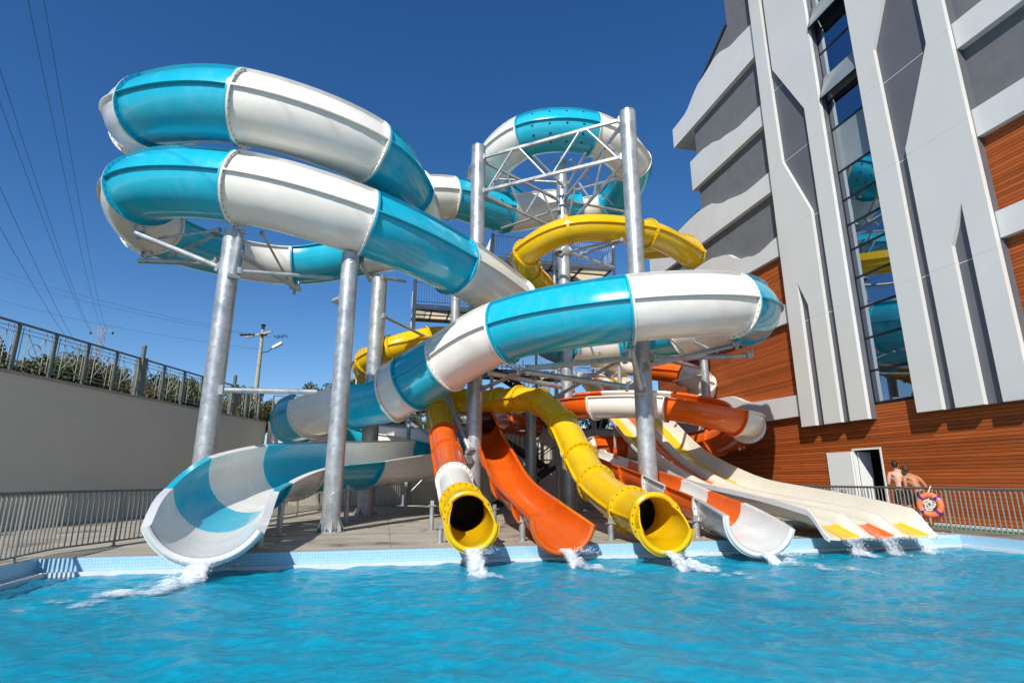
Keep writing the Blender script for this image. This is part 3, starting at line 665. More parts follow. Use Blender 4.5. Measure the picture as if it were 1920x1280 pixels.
def strip(x0, x1, zoff, y0, y1, name, mat, n=6, th=.03, shape=None, label=None):
    m = MB(); P = []; k = 8
    for i in range(n+1):
        y = y0+(y1-y0)*i/n; row = []
        for j_ in range(k+1):
            x = x0+(x1-x0)*j_/k; row.append(Vector((x, y, lbed(y)+zoff(j_/k, y))))
        P.append(row+[q-Vector((0,0,th)) for q in row[::-1]])
    m.grid(P, 0, True)
    for i in (0, n):
        o = i*len(P[0]); kk = len(P[0])
        for a in range(k): m.f.append((o+a, o+a+1, o+kk-2-a, o+kk-1-a)); m.m.append(0)
    return recalc(m.build(name, mat, lan, label, sharp=40))
lanecol = [Y_, O_, Y_]
for q in range(len(cuts)-1):
    y0, y1 = cuts[q]+(.004 if q else 0), cuts[q+1]
    for (x0, x1), cmat in zip(lane_x, lanecol):
        mat = cmat if q != 1 and q != 2 else cmat
        strip(x0+.10, x1-.10, lambda t, y: .05*(2*t-1)**4, y0, y1, "lane_bed", cmat if q in (0,3,4,5,6,7) else LANEW, label=CN[id(cmat if q in (0,3,4,5,6,7) else LANEW)]+" lane bed")
    for a, b in ((lane_x[0][1],lane_x[1][0]), (lane_x[1][1],lane_x[2][0])):
        hgt = lambda y: .11+.07*min(1, max(0,(y-11.15)/.8))
        strip(a-.12, b+.12, lambda t, y: .02+.24*endf(y)*max(0, math.sin(PI*t))**.6, y0, y1, "lane_divider", LANEW, n=8)
    strip(lane_x[0][0]-.16, lane_x[0][0]+.12, lambda t, y: .02+(depth(y)-.02)*(1-t)**1.5*endf(y), y0, y1, "side_wall", LANEW, n=10, th=.06)
    strip(lane_x[2][1]-.12, lane_x[2][1]+.16, lambda t, y: .02+(depth(y)-.02)*t**1.5*endf(y), y0, y1, "side_wall", LANEW, n=10, th=.06)
    # outer skirts of both side walls
    for xs_ in (lane_x[0][0]-.17, lane_x[2][1]+.17):
        m = MB(); P = []
        for i in range(7):
            y = y0+(y1-y0)*i/6; zt = lbed(y)+.02+(depth(y)-.02)*endf(y); zb = max(zt-.13, lbed(y)-.06)
            P.append([(xs_-.012, y, zb), (xs_-.012, y, zt), (xs_+.012, y, zt), (xs_+.012, y, zb)])
        m.grid(P, 0, True); o = 6*4; m.f += [(0,1,2,3),(o,o+1,o+2,o+3)]; m.m += [0,0]; recalc(m.build("skirt", W_, lan, smooth=False))
for y in (12.2, 14.4, 17.4, 20.0, 22.6, 25.2, 27.8):
    m = MB(); z = lzf(y)-depth(y)
    for x in (9.65, 11.9):
        if z > .35: m.tube((x,y,0), (x,y,z-.16), .06, n=10)
    m.bar((9.4,y,z-.13), (12.2,y,z-.13), .08, .10)
    if z > 2: m.bar((9.65,y,.6), (11.9,y,z-.6), .05)
    m.build("trestle", GALV, lan)
# ------------------------------------------------------------------ support poles
def pole(label, base, r, top, beams=(), base_gusset=True, seams=True, cat="support pole"):
    base = Vector(base); t = thing("support_pole", label, cat, base, "galvanised poles carrying the slides")
    m = MB(); m.tube(base+Vector((0,0,.02)), Vector((base.x,base.y,top)), r, n=28)
    m.tube(Vector((base.x,base.y,top-.03)), Vector((base.x,base.y,top+.004)), r+.004, n=28)
    m.build("shaft", GALV, t, sharp=40)
    if base_gusset:
        m = MB(); m.tube(base+Vector((0,0,.0)), base+Vector((0,0,.03)), r*1.5, n=20)
        for k in range(8):
            a = 2*PI*k/8+.2; d = Vector((math.cos(a),math.sin(a),0)); s_ = Vector((-d.y,d.x,0))*.008
            q = [base+d*r*.95+Vector((0,0,.03)), base+d*r*1.42+Vector((0,0,.03)), base+d*r*1.42+Vector((0,0,.10)), base+d*r*.98+Vector((0,0,.32))]
            m.prism([p-s_ for p in q], s_*2)
        m.build("base_plate", GALV, t, smooth=False)
        m = MB()
        for k in range(8):
            a = 2*PI*(k+.5)/8+.2; c = base+Vector((math.cos(a)*r*1.3,math.sin(a)*r*1.3,.03)); m.tube(c, c+Vector((0,0,.07)), .022, n=6)
        m.build("bolt", BOLT, t, kind='stuff', smooth=False)
    if seams:                              # spiral weld bead
        m = MB(); n = int((top-.4)/.22*1.0); pts = []
        steps = int((top-.2)*9)
        for k in range(steps):
            z = .2+(top-.4)*k/steps; a = z*2*PI/1.25; pts.append((base.x+math.cos(a)*(r+.001), base.y+math.sin(a)*(r+.001), z))
        if r > .2: m.chain(pts, .007, 5); m.build("weld_seam", GALV, t)
    for b in beams:
        p, q, rr = b[0], b[1], b[2]; kind = b[3] if len(b) > 3 else 'tube'; m = MB()
        if kind == 'tube': m.tube(p, q, rr, n=12)
        else: m.bar(p, q, rr*2, rr*2.2)
        m.build("bracket_arm", GALV, t, sharp=40)
        dq = (Vector(q)-Vector(p)).normalized(); m = MB()
        m.box(Vector(p)+dq*.03, (.10, rr*3.0, rr*3.2), dq, dq.cross(ZZ).normalized() if abs(dq.z) < .98 else RT, None or dq.cross(ZZ).cross(dq).normalized() if abs(dq.z) < .98 else FW)
        m.build("arm_clamp", GALV, t, smooth=False)
    return t
def saddle(t, c, S_=RT, w=.34):
    """clamp cradle bolted under a flume joint"""
    c = Vector(c); m = MB(); S_ = Vector(S_)
    F_ = S_.cross(ZZ)
    m.box(c+Vector((0,0,-.10)), (w,.14,.03), S_, F_); m.box(c+S_*w*.42+Vector((0,0,.02)), (.03,.12,.22), S_, F_); m.box(c-S_*w*.42+Vector((0,0,.02)), (.03,.12,.22), S_, F_); m.tube(c+Vector((0,0,-.34)), c+Vector((0,0,-.10)), .06, n=10)
    m.build("saddle_bracket", GALV, t, smooth=False)
b1 = L(-7.78,14.25,0); b2 = L(-4.62,14.75,0); b3 = L(-5.5,21.65,0); b4 = L(4.15,17.3,0); b5 = L(-1.36,19.9,0); b6 = L(2.36,23.5,0)
def up(b, z): return Vector((b.x, b.y, z))
P1 = pole("galvanised pole rising behind the leftmost exit, under the striped double loop", b1, .255, 8.02,
    [(at(415,503,15.4), at(255,437,16.2), .085), (at(410,494,15.6), at(262,489,17.8), .085), (at(412,431,15.4), at(298,446,16.2), .04), (at(405,440,15.6), at(316,482,17.5), .04),
     (at(446,476,15.3), at(562,543,19.5), .075), (at(491,436,17.5), at(540,525,19.0), .04), (at(446,508,15.0), at(624,521,16.2), .055), (at(412,731,14.2), at(594,735,15.0), .075),
     (at(436,520,15.0), at(450,440,15.1), .10)])
saddle(P1, at(449,430,15.35)); saddle(P1, at(262,428,16.4)); saddle(P1, at(275,475,18.4)); saddle(P1, at(553,535,19.8))
P2 = pole("galvanised pole on the open deck in front of the striped chute by the leftmost exit", b2, .235, 7.55,
    [(at(637,568,15.6), at(666,500,16.2), .11), (at(676,487,16.2), at(693,526,17.6), .06)])
saddle(P2, at(664,496,16.3))
P3 = pole("thickest galvanised pole, behind the striped chute and left of the yellow loop", b3, .315, 9.45, [(at(718,592,21.2), at(802,633,22.8), .06), (at(716,520,21.6), at(760,528,23.0), .06)])
saddle(P3, at(692,510,23.0))
P4 = pole("tallest galvanised pole on the right, passing behind the front turquoise loop up to the truss", b4, .285, 14.1,
    [(at(1212,686,16.9), at(1372,648,18.6), .085), (at(1203,735,16.9), at(1184,655,16.3), .085), (at(1178,725,16.9), at(986,697,17.6), .085), (at(1178,671,17.2), at(986,691,17.8), .07, 'bar'),
     (at(1176,668,17.4), at(1040,745,19.5), .06), (at(1218,672,17.8), at(1410,667,20.6), .09), (at(1300,640,20.0), at(1345,660,18.8), .04), (at(1252,632,21.0), at(1290,664,21.6), .035),
     (at(1220,668,17.6), at(1312,690,23.5), .07), (at(1168,449,20.0), at(1080,468,21.5), .04)])
saddle(P4, at(1180,650,16.0)); saddle(P4, at(1380,636,18.5)); saddle(P4, at(972,684,17.6)); saddle(P4, at(1402,655,20.4))
P5 = pole("galvanised pole between the two middle exits, left corner of the high truss", b5, .28, 14.4,
    [(at(880,862,19.0), at(764,790,24.5), .075), (at(882,846,19.2), at(838,745,20.6), .085), (at(892,778,20.6), at(764,780,26), .03), (at(905,728,20), at(985,694,18.0), .07), (at(910,698,20.4), at(1052,725,23.2), .10)])
saddle(P5, at(838,738,20.6))
P6 = pole("central galvanised pole inside the truss under the perforated turquoise loop", b6, .27, 15.9,
    [(at(1057,350,25.0), at(1000,292,24.2), .06), (at(1066,345,25.0), at(1098,287,24.0), .06), (at(1052,342,25.2), at(930,336,26.4), .055), (at(1066,360,25.2), at(1160,334,26.6), .055),
     (at(1068,378,25.4), at(1178,398,27.6), .06), (at(1050,392,25.4), at(940,428,26.8), .055), (at(1052,296,25.6), at(1010,312,27.5), .03), (at(1070,300,25.6), at(1150,385,28.0), .035),
     (at(1052,480,23.0), at(1080,468,21.6), .05), (at(1058,470,23.0), at(1150,502,24.6), .075), (at(1090,476,21.8), at(1170,452,20.4), .05)])
m = MB()
for k in range(12):
    a = 2*PI*k/12; d = Vector((math.cos(a),math.sin(a),0)); s_ = Vector((-d.y,d.x,0))*.01; c = up(b6, 11.3); m.prism([c+d*.26+Vector((0,0,-.3))-s_, c+d*.45-s_, c+d*.27+Vector((0,0,.32))-s_], s_*2)
m.tube(up(b6, 11.28), up(b6, 11.33), .46, n=24); m.build("splice_collar", GALV, P6, smooth=False)
P7 = pole("short galvanised pole in the shade between the orange trough and the yellow tube", L(.85,25.6,0), .25, 5.4, [], True, False)
P8 = pole("slim galvanised pole behind the three-lane slide, by the timber wall", Vector((14.25,22.6,0)), .19, 6.9,
    [(at(1330,842,24.0), at(1396,838,22.8), .075), (at(1328,700,25.6), at(1262,715,25.2), .05), (at(1332,822,24.4), at(1362,838,23.5), .04)], True, False)
saddle(P8, at(1385,828,22.2))
P9 = pole("dark square-looking pole at the end of the far deck railing", Vector((1.25,30.9,0)), .165, 5.2, [], True, False)
P10 = pole("pale pole in front of the lower stair platform, behind the front blue loop", L(-2.75,25.6,0), .22, 11.0, [], True, False)
# triangular truss between the three tall poles
tr = thing("steel_truss", "triangular white-lit steel truss joining the three tall poles", "truss", up(b5, 12.7))
for a, b in ((b5,b4), (b5,b6), (b4,b6)):
    d = (b-a).normalized(); l = (b-a).length; p0 = a+d*.30; p1 = b-d*.30
    for z in (13.88, 12.38):
        m = MB(); m.bar(up(p0,z), up(p1,z), .10, .11); m.build("chord", GALV, tr, smooth=False)
        m = MB(); m.box(up(p0,z), (.06,.16,.24), d, d.cross(ZZ)); m.box(up(p1,z), (.06,.16,.24), d, d.cross(ZZ)); m.build("end_plate", GALV, tr, smooth=False)
    k = 4; l2 = (p1-p0).length
    for i in range(k):
        qa = p0+d*(l2*(i+.12)/k); qb = p0+d*(l2*(i+.88)/k); za, zb = (12.42,13.83) if i % 2 == 0 else (13.83,12.42)
        m = MB(); m.tube(up(qa,za), up(qb,zb), .045, n=10); m.build("diagonal", GALV, tr)
# ------------------------------------------------------------------ stair tower
tw = thing("stair_tower", "tall galvanised stair tower with railed platforms behind the slides", "tower", (6, 28.5, 0))
PLYM = simple("platform board with added glow", (0.72,0.60,0.42), 0.7, 0, 0.08, 1.5)
_n = PLYM.node_tree.nodes; _t = _n.new("ShaderNodeBsdfTranslucent"); _t.inputs[0].default_value = (0.88,0.70,0.47,1); _x = _n.new("ShaderNodeMixShader"); _x.inputs[0].default_value = 0.8  # translucency added so the undersides glow tan, in place of bounced light
PLYM.node_tree.links.new(_n["Principled BSDF"].outputs[0], _x.inputs[1]); PLYM.node_tree.links.new(_t.outputs[0], _x.inputs[2]); PLYM.node_tree.links.new(_x.outputs[0], _n["Material Output"].inputs[0])
def platform(x0, x1, y0, y1, z, rail=True, nj=4):
    m = MB(); m.add([(x0,y0,z-.03),(x1,y0,z-.03),(x1,y1,z-.03),(x0,y1,z-.03)],[(0,1,2,3)]); m.build("deck_board", PLYM, tw, smooth=False)
    for y in (y0+.06, y1-.06):
        MB().lohi((x0-.02,y-.06,z-.24),(x1+.02,y+.06,z-.055)).build("edge_beam", GALV if y < (y0+y1)/2 else DARK, tw, smooth=False)
    for k in range(nj+1):
        x = x0+.06+(x1-x0-.12)*k/nj; MB().lohi((x-.03,y0+.13,z-.17),(x+.03,y1-.13,z-.055)).build("joist", DARK, tw, smooth=False)
    for k in (1,2):
        y = y0+(y1-y0)*k/3; MB().lohi((x0+.12,y-.025,z-.12),(x1-.12,y+.025,z-.056)).build("joist", DARK, tw, smooth=False)
    if rail:
        for (a, b) in (((x0,y0),(x1,y0)), ((x0,y0),(x0,y1)), ((x1,y0),(x1,y1))):
            A = Vector((a[0],a[1],z)); B = Vector((b[0],b[1],z)); m = MB(); m.tube(A+ZZ*1.15, B+ZZ*1.15, .024, n=8); m.tube(A+ZZ*.1, B+ZZ*.1, .02, n=8)
            n = int((B-A).length/.13)
            for k in range(n+1):
                c = A+(B-A)*k/n; m.tube(c+ZZ*.1, c+ZZ*1.15, .011 if k % 12 else .022, n=6)
            m.build("railing", GALV, tw)
platform(4.9, 11.8, 26.6, 30.4, 12.7); platform(1.0, 4.88, 27.4, 30.0, 10.05); platform(5.0, 13.3, 28.7, 30.9, 7.1, True, 6); platform(1.6, 6.5, 27.6, 30.6, 5.05, False)
for x, y, z in ((1.05,27.35,11.3),(1.05,30.0,10),(4.95,26.55,13.9),(4.95,30.4,12.7),(8.3,26.55,13.9),(11.75,26.55,13.9),(11.75,30.4,12.7),(8.3,30.4,12.6),(13.2,30.9,7)):
    m = MB(); m.tube((x,y,0),(x,y,z), .095, n=14); m.build("post", GALV, tw)
def flight(x0, x1, y, z0, z1, w=1.1):
    n = 12; m = MB()
    for yy in (y-.02, y+w): m.bar((x0,yy,z0), (x1,yy,z1), .04, .24)
    m.build("stringer", DARK, tw, smooth=False); tr0 = None
    for k in range(n):
        t = (k+.5)/n; c = Vector((x0+(x1-x0)*t, y+w/2, z0+(z1-z0)*t)); 
        if tr0 is None: tr0 = MB().box(c, (.27,w-.05,.035)).build("tread", DARK, tw, smooth=False); c0 = c
        else: dup(tr0, loc=c-c0)
    m = MB()
    for yy in (y-.02, y+w):
        m.tube((x0,yy,z0+1.0), (x1,yy,z1+1.0), .022, n=8)
        for k in range(13): t = k/12; m.tube((x0+(x1-x0)*t,yy,z0+(z1-z0)*t), (x0+(x1-x0)*t,yy,z0+(z1-z0)*t+1.0), .012, n=6)
    m.build("railing", DARK, tw)
flight(5.4,8.4,27.3,0,1.9); flight(8.4,5.4,28.7,1.9,3.7); flight(5.4,8.4,27.3,3.7,5.4); flight(8.4,5.4,28.7,5.4,7.1); flight(5.2,8.2,27.2,7.15,8.7); flight(8.4,5.2,29.0,8.7,10.2); flight(5.4,8.4,27.2,10.2,11.4); flight(8.4,6.0,29.0,11.4,12.65)
m = MB()
for (a, b) in (((4.95,26.6,.4),(8.3,26.6,3.6)),((8.3,26.6,.4),(4.95,26.6,3.6)),((4.95,26.6,3.8),(8.3,26.6,6.9)),((8.3,26.6,.4),(11.7,26.6,3.6)),((1.05,27.4,.5),(4.95,27.2,4.6)),((4.95,26.6,3.6),(8.3,26.6,3.6)),((4.95,26.6,6.9),(11.7,26.6,6.9)),((8.3,26.6,3.7),(11.7,26.6,6.8)),((1.1,27.4,4.7),(4.9,27.4,4.7)),((1.1,27.4,7.2),(4.9,27.4,9.6))):
    m.tube(a, b, .035, n=8)
m.build("brace", GALV, tw)
# ------------------------------------------------------------------ deck railings
BARM = simple("worn galvanised bar", (0.30,0.285,0.25), 0.42, 0.35)
def railing(label, pts, spacing=.17, hgt=1.08):
    pts = [Vector(p) for p in pts]; t = thing("deck_railing", label, "railing", pts[0]); proto = None; post = None
    m = MB(); m.chain([p+ZZ*hgt for p in pts], .032, 10); m.build("handrail", RAILM, t)
    m = MB(); m.chain([p+ZZ*.09 for p in pts], .018, 8); m.build("bottom_rail", BARM, t)
    k = 0
    for a, b in zip(pts[:-1], pts[1:]):
        n = max(1, int((b-a).length/spacing)); d = (b-a).normalized()
        for i in range(n):
            c = a+(b-a)*((i+.5)/n)
            if k % 20 == 10:
                if post is None: post = MB().tube(c+ZZ*.01, c+ZZ*(hgt-.02), .026, n=10).tube(c+ZZ*.002, c+ZZ*.014, .06, n=10).build("post", BARM, t); pc = c
                else: dup(post, loc=c-pc)
            else:
                if proto is None:
                    m = MB(); s_ = d*0; m.tube(c+ZZ*.09, c+ZZ*(hgt-.10), .0155, n=8); m.chain([c+ZZ*(hgt-.10), c+ZZ*(hgt-.05)+d*.006, c+ZZ*(hgt-.01)+d*.02], .0155, 8); proto = m.build("bar", BARM, t); c0 = c
                else: dup(proto, loc=c-c0)
            k += 1
    return t
railing("grey barred railing along the left pool edge and back past the leftmost exit", [(-5.72,2.5,0),(-5.72,12.1,0),(-4.95,14.2,0),(-2.3,26.5,0),(.85,28.6,0)], .12)
railing("barred railing with dark handrail on the right pool edge, where the lifebuoy hangs", [(13.86,1.0,0),(13.86,20.5,0)], .118)
# ------------------------------------------------------------------ lifebuoy
BUOY = simple("orange lifebuoy plastic", (0.85,0.20,0.075), 0.35, 0, 0.06); BAND = simple("violet band", (0.05,0.03,0.30), 0.5)
bc = at(1744,946,14.25); bc = Vector((13.70, bc.y, bc.z))
_r = (bc-CAM); k_ = 13.70/(at(1744,946,1)-CAM).x; bc = CAM+(at(1744,946,1)-CAM)*k_
lb = thing("lifebuoy", "orange lifebuoy ring with violet bands and a coiled rope hung on the railing", "lifebuoy", bc)
ax = Vector((0,1,.0)); bx = Vector((0,0,1)); nx_ = Vector((-1,0,0)); ax = (ax+Vector((-.45,0,0))).normalized()
def circ(r, k, n=40, off=Vector((0,0,0))): a = 2*PI*k/n; return bc+off+ax*math.cos(a)*r+bx*math.sin(a)*r*1.06
m = MB(); m.chain([circ(.228, k) for k in range(40)], .073, 14, True); m.build("ring", BUOY, lb)
for a0 in (5, 15, 25, 35):
    m = MB(); m.chain([circ(.228, a0-.8), circ(.228, a0), circ(.228, a0+.8)], .078, 14); m.build("band", BAND, lb)
m = MB()
for q in range(7):
    rr = .04+.013*q; off = Vector((-.02-.01*(q % 3),0,.02*math.sin(q*2.1))); m.chain([circ(rr*(1+.22*math.sin(3*2*PI*k/26+q)), k, 26, off) for k in range(26)], .013, 6, True)
m.chain([bc+ZZ*.02, bc+ZZ*.25+nx_*.03, bc+Vector((.12,0,.47)), bc+Vector((.16,.0,.36))], .013, 6); m.build("rope", ROPE, lb)
# ------------------------------------------------------------------ two bathers
SKIN = simple("light pink skin", (0.58,0.33,0.24), 0.55, 0, 0.08, 5); SKIN2 = simple("tanned skin", (0.44,0.19,0.10), 0.55, 0, 0.08, 5)  # a fair pink skin tone and a second, tanned one
HAIR2 = simple("short brown hair", (0.045,0.025,0.014), 0.6, 0, 0.3, 30, 0.6, 0.01); HAIR = simple("dark hair", (0.012,0.009,0.008), 0.6, 0, 0.3, 30, 0.6, 0.01); SHORT = simple("dark swim shorts", (0.012,0.014,0.022), 0.7)
def skin_mesh(name, verts, edges, radii, mat, parent, sub=2):
    me = bpy.data.meshes.new(name); me.from_pydata(verts, edges, []); o = link(bpy.data.objects.new(name, me))
    md = o.modifiers.new("s", 'SKIN'); md.use_smooth_shade = True
    for i, v in enumerate(me.skin_vertices[0].data): v.radius = radii[i] if hasattr(radii[i], '__len__') else (radii[i], radii[i]); v.use_root = (i == 0)
    sb = o.modifiers.new("u", 'SUBSURF'); sb.levels = sub; sb.render_levels = sub
    dg = bpy.context.evaluated_depsgraph_get(); dg.update(); me2 = bpy.data.meshes.new_from_object(o.evaluated_get(dg)); o.modifiers.clear(); o.data = me2
    me2.materials.clear(); me2.materials.append(mat); me2.polygons.foreach_set('use_smooth', [True]*len(me2.polygons)); o.parent = parent; return o
def person(label, pos, yaw, hgt, skin, lean=0.0, tilt=0.0, hair=None):
    t = thing("person", label, "person", pos); t.rotation_euler = (0,0,yaw); k = hgt/1.76; s = []
    def V(x, y, z): 
        z *= k; x *= k; y *= k; w = max(0, z-.95*k); return (x+tilt*w, y+lean*w, z)
    v = [V(0,0,.98), V(0,-.01,1.10), V(0,-.02,1.26), V(0,-.01,1.40), V(0,.0,1.49), V(0,.03,1.55),       # 0..5 pelvis to neck
         V(-.10,0,.93), V(-.11,.02,.52), V(-.115,-.03,.12), V(-.12,.13,.05), V(.10,0,.93), V(.11,.02,.52), V(.115,-.03,.12), V(.12,.13,.05),
         V(-.17,0,1.42), V(-.205,-.02,1.36), V(-.27,.03,1.14), V(-.28,.20,1.06), V(-.275,.27,1.05), V(.17,0,1.42), V(.205,-.02,1.36), V(.27,.03,1.14), V(.28,.20,1.06), V(.275,.27,1.05)]
    e = [(0,1),(1,2),(2,3),(3,4),(4,5),(0,6),(6,7),(7,8),(8,9),(0,10),(10,11),(11,12),(12,13),(3,14),(14,15),(15,16),(16,17),(17,18),(3,19),(19,20),(20,21),(21,22),(22,23)]
    r = [(.155,.115),(.135,.10),(.155,.115),(.15,.105),(.065,.065),(.052,.055),(.095,.095),(.062,.062),(.042,.042),(.04,.035),(.095,.095),(.062,.062),(.042,.042),(.04,.035),
         (.075,.07),(.06,.06),(.043,.043),(.032,.032),(.03,.02),(.075,.07),(.06,.06),(.043,.043),(.032,.032),(.03,.02)]
    skin_mesh("body", v, e, [(a*k, b*k) for a, b in r], skin, t)
    m = MB(); hc = Vector(V(0,.05,1.655)); m.sphere((0,0,0), .098*k, 18, 14, (.80,.95,1.15)); m.v = [tuple(Vector(p)+hc) for p in m.v]
    m.sphere(hc+Vector((0,.095,-.02))*k, .02*k, 8, 6, (.7,1,1.1))
    for sx in (-1,1): m.sphere(hc+Vector((sx*.082,.0,-.01))*k, .028*k, 8, 6, (.35,.7,1))
    ob = m.build("head", skin); ob.parent = t
    m = MB(); m.sphere(hc+Vector((0,-.016,.022))*k, .104*k, 20, 16, (.80,.93,1.08)); 
    m.v = [tuple(hc+(Vector(p)-hc)*(1+.11*mnoise.noise(Vector(p)*38))) for p in m.v]
    keep = [i for i, p in enumerate(m.v) if not (p[1] > hc.y+.055*k and p[2] < hc.z+.045*k) and p[2] > hc.z-.075*k]
    ks = set(keep); m.f = [f for f in m.f if all(i in ks for i in f)]; m.m = [0]*len(m.f)
    ob = m.build("hair", hair or HAIR); ob.parent = t
    for sx in (-1,1):                                   # hands: palm, four fingers, thumb
        w = Vector(v[18 if sx < 0 else 23]); m = MB(); m.box(w+Vector((0,.035,-.01))*k, (.075*k,.085*k,.026*k))
        for q in range(4):
            fx = (-.028+.019*q)*k; ln = (.06,.07,.066,.05)[q]*k; a = w+Vector((fx,.075*k,-.01*k)); m.chain([a, a+Vector((0,ln*.5,-.006*k)), a+Vector((0,ln*.8,-.03*k))], .009*k, 6)
        a = w+Vector((-sx*.035,.02,-.012))*k; m.chain([a, a+Vector((-sx*.03,.025,-.01))*k, a+Vector((-sx*.035,.055,-.02))*k], .010*k, 6); ob = m.build("hand", skin); ob.parent = t
    sv = [V(0,0,1.02), V(0,0,.96), V(-.10,0,.90), V(-.115,.01,.56), V(.10,0,.90), V(.115,.01,.56)]
    skin_mesh("swim_shorts", sv, [(0,1),(1,2),(2,3),(1,4),(4,5)], [(.165*k,.125*k),(.17*k,.13*k),(.118*k,.118*k),(.10*k,.10*k),(.118*k,.118*k),(.10*k,.10*k)], SHORT, t)
    return t
def onx(px, py, x): d = at(px,py,1)-CAM; return CAM+d*(x/d.x)
h1 = onx(1683,868,14.45); h2 = onx(1710,880,14.55)
person("bare-backed boy in dark shorts bending toward the railing, nearer the open door", (h1.x,h1.y,0), -2.5+PI*.55, 1.80, SKIN, .16, -.10)
person("sunburnt boy in dark shorts standing behind the lifebuoy, right of his friend", (h2.x,h2.y-.15,0), -2.2+PI*.55, 1.66, SKIN2, .30, -.30, HAIR2)
# ------------------------------------------------------------------ ornamental fence on the walls
FENM = simple("grey green fence paint", (0.13,0.14,0.12), 0.45, 0.2); FENB = simple("pale fence bar", (0.40,0.40,0.35), 0.45, 0.2)
def fence(label, A, D, length, z, off=0.0, pl=1.22, big=5, first=0):
    A = Vector(A); D = Vector(D); nrm = Vector((D.y,-D.x,0)); t = thing("ornamental_fence", label, "fence", (A.x,A.y,z)); n = int(length/pl); proto = None; hgt = 1.40
    m = MB(); m.bar(up(A,z+hgt), up(A+D*n*pl,z+hgt), .07, .05); m.build("top_rail", FENM, t, smooth=False)
    post = None; bpost = None
    for k in range(n+1):
        c = up(A+D*(k*pl), z)
        if (k+first) % big == 0:
            if bpost is None: bpost = MB().box(c+ZZ*.72,(.26,.26,1.44),D,nrm).tube(c+ZZ*1.44,c+ZZ*1.84,.075,n=12).sphere(c+ZZ*1.86,.085,10,6).build("gate_post", FENM, t); bc0 = c
            else: dup(bpost, loc=c-bc0)
        else:
            if post is None: post = MB().box(c+ZZ*.70,(.075,.09,1.38),D,nrm).build("post", FENM, t, smooth=False); pc0 = c
            else: dup(post, loc=c-pc0)
    for k in range(n):
        a = up(A+D*(k*pl+.06), z); b = up(A+D*((k+1)*pl-.06), z); w = (b-a).length
        if proto is None:
            pa = a; pan = link(bpy.data.objects.new("fence_panel", None)); pan.empty_display_size = .2; pan.parent = t; ORG[pan.name] = ORG[t.name]; subs = []
            for h_ in (.18,.30,1.14,1.26): subs.append(MB().bar(a+ZZ*h_, b+ZZ*h_, .016).build("rail", FENB, pan, smooth=False))
            for f in (.08,.24,.76,.92): subs.append(MB().tube(a+D*w*f+ZZ*(.10 if f in (.24,.76) else .14), a+D*w*f+ZZ*1.32, .013, n=6).build("bar", FENB, pan))
            c = a+D*w*.5+ZZ*.72; subs.append(MB().chain([c+(D*math.cos(2*PI*q/24)+ZZ*math.sin(2*PI*q/24))*.2 for q in range(24)], .014, 6, True).build("ring", FENB, pan))
            for s1 in (-1,1): subs.append(MB().tube(a+D*w*(.5-.25)+ZZ*(.72-s1*.41), a+D*w*(.5+.25)+ZZ*(.72+s1*.41), .011, n=6).build("diagonal", FENB, pan))
            proto = pan
        else:
            q = dup(proto, loc=a-pa)
            for s_ in subs: dup(s_, parent=q)
    return t
fence("grey ornamental fence with ring panels on top of the shaded left wall", W0+WD*10.62+WN*.16, WD, 17.6, WTOP, first=3)
fence("ornamental fence with ring panels on top of the sunlit back wall", (-6.0,31.58,0), (1,0,0), 14.8, WTOP, first=2)
# ------------------------------------------------------------------ scrub on the hillside
def leafm(name, c1, c2):
    m, nt, n, l, b = newmat(name); oi = n.new("ShaderNodeObjectInfo"); v = coords(n, l); f = noise(n, l, v, 3.0, 3); 
    mx = N(n, "ShaderNodeMath", operation='MULTIPLY_ADD'); l.new(oi.outputs["Random"], mx.inputs[0]); mx.inputs[1].default_value = .35; l.new(f, mx.inputs[2])
    l.new(ramp(n, l, mx.outputs[0], [(0.35, c1), (0.85, c2)]), b.inputs["Base Color"]); b.inputs["Roughness"].default_value = 0.7; return m
LEAFA = leafm("dull green leaf", (0.020,0.034,0.008), (0.078,0.098,0.024)); LEAFB = leafm("dry olive leaf", (0.055,0.050,0.015), (0.16,0.125,0.04)); STRAW = leafm("dry straw", (0.07,0.065,0.025), (0.20,0.16,0.07))
TWIG = simple("grey brown twig", (0.07,0.05,0.035), 0.9)
def leaf_cloud(n, rx, rz, size, rnd):
    m = MB(); blobs = [(rnd.uniform(-.6,.6)*rx, rnd.uniform(-.6,.6)*rx, rnd.uniform(.25,.8)*rz, rnd.uniform(.3,.55)*rx) for _ in range(8)]
    for _ in range(n):
        bx_, by_, bz_, br = rnd.choice(blobs); d = Vector((rnd.gauss(0,1),rnd.gauss(0,1),rnd.gauss(0,1))).normalized(); p = Vector((bx_,by_,bz_))+d*br*(rnd.random()**.4)*Vector((1,1,.8)).length/1.6
        if p.z < .03: p.z = rnd.uniform(.03,.3)
        a = Vector((rnd.gauss(0,1),rnd.gauss(0,1),rnd.gauss(0,1))).normalized(); b = a.orthogonal().normalized(); s_ = size*rnd.uniform(.6,1.4)
        m.add([p-a*s_, p+b*s_*.45, p+a*s_, p-b*s_*.45], [(0,1,2,3)])
    return m
rnd = random.Random(5); shr = []
for i in range(5): shr.append(leaf_cloud(2200, 1.15, 1.6, .07, rnd))
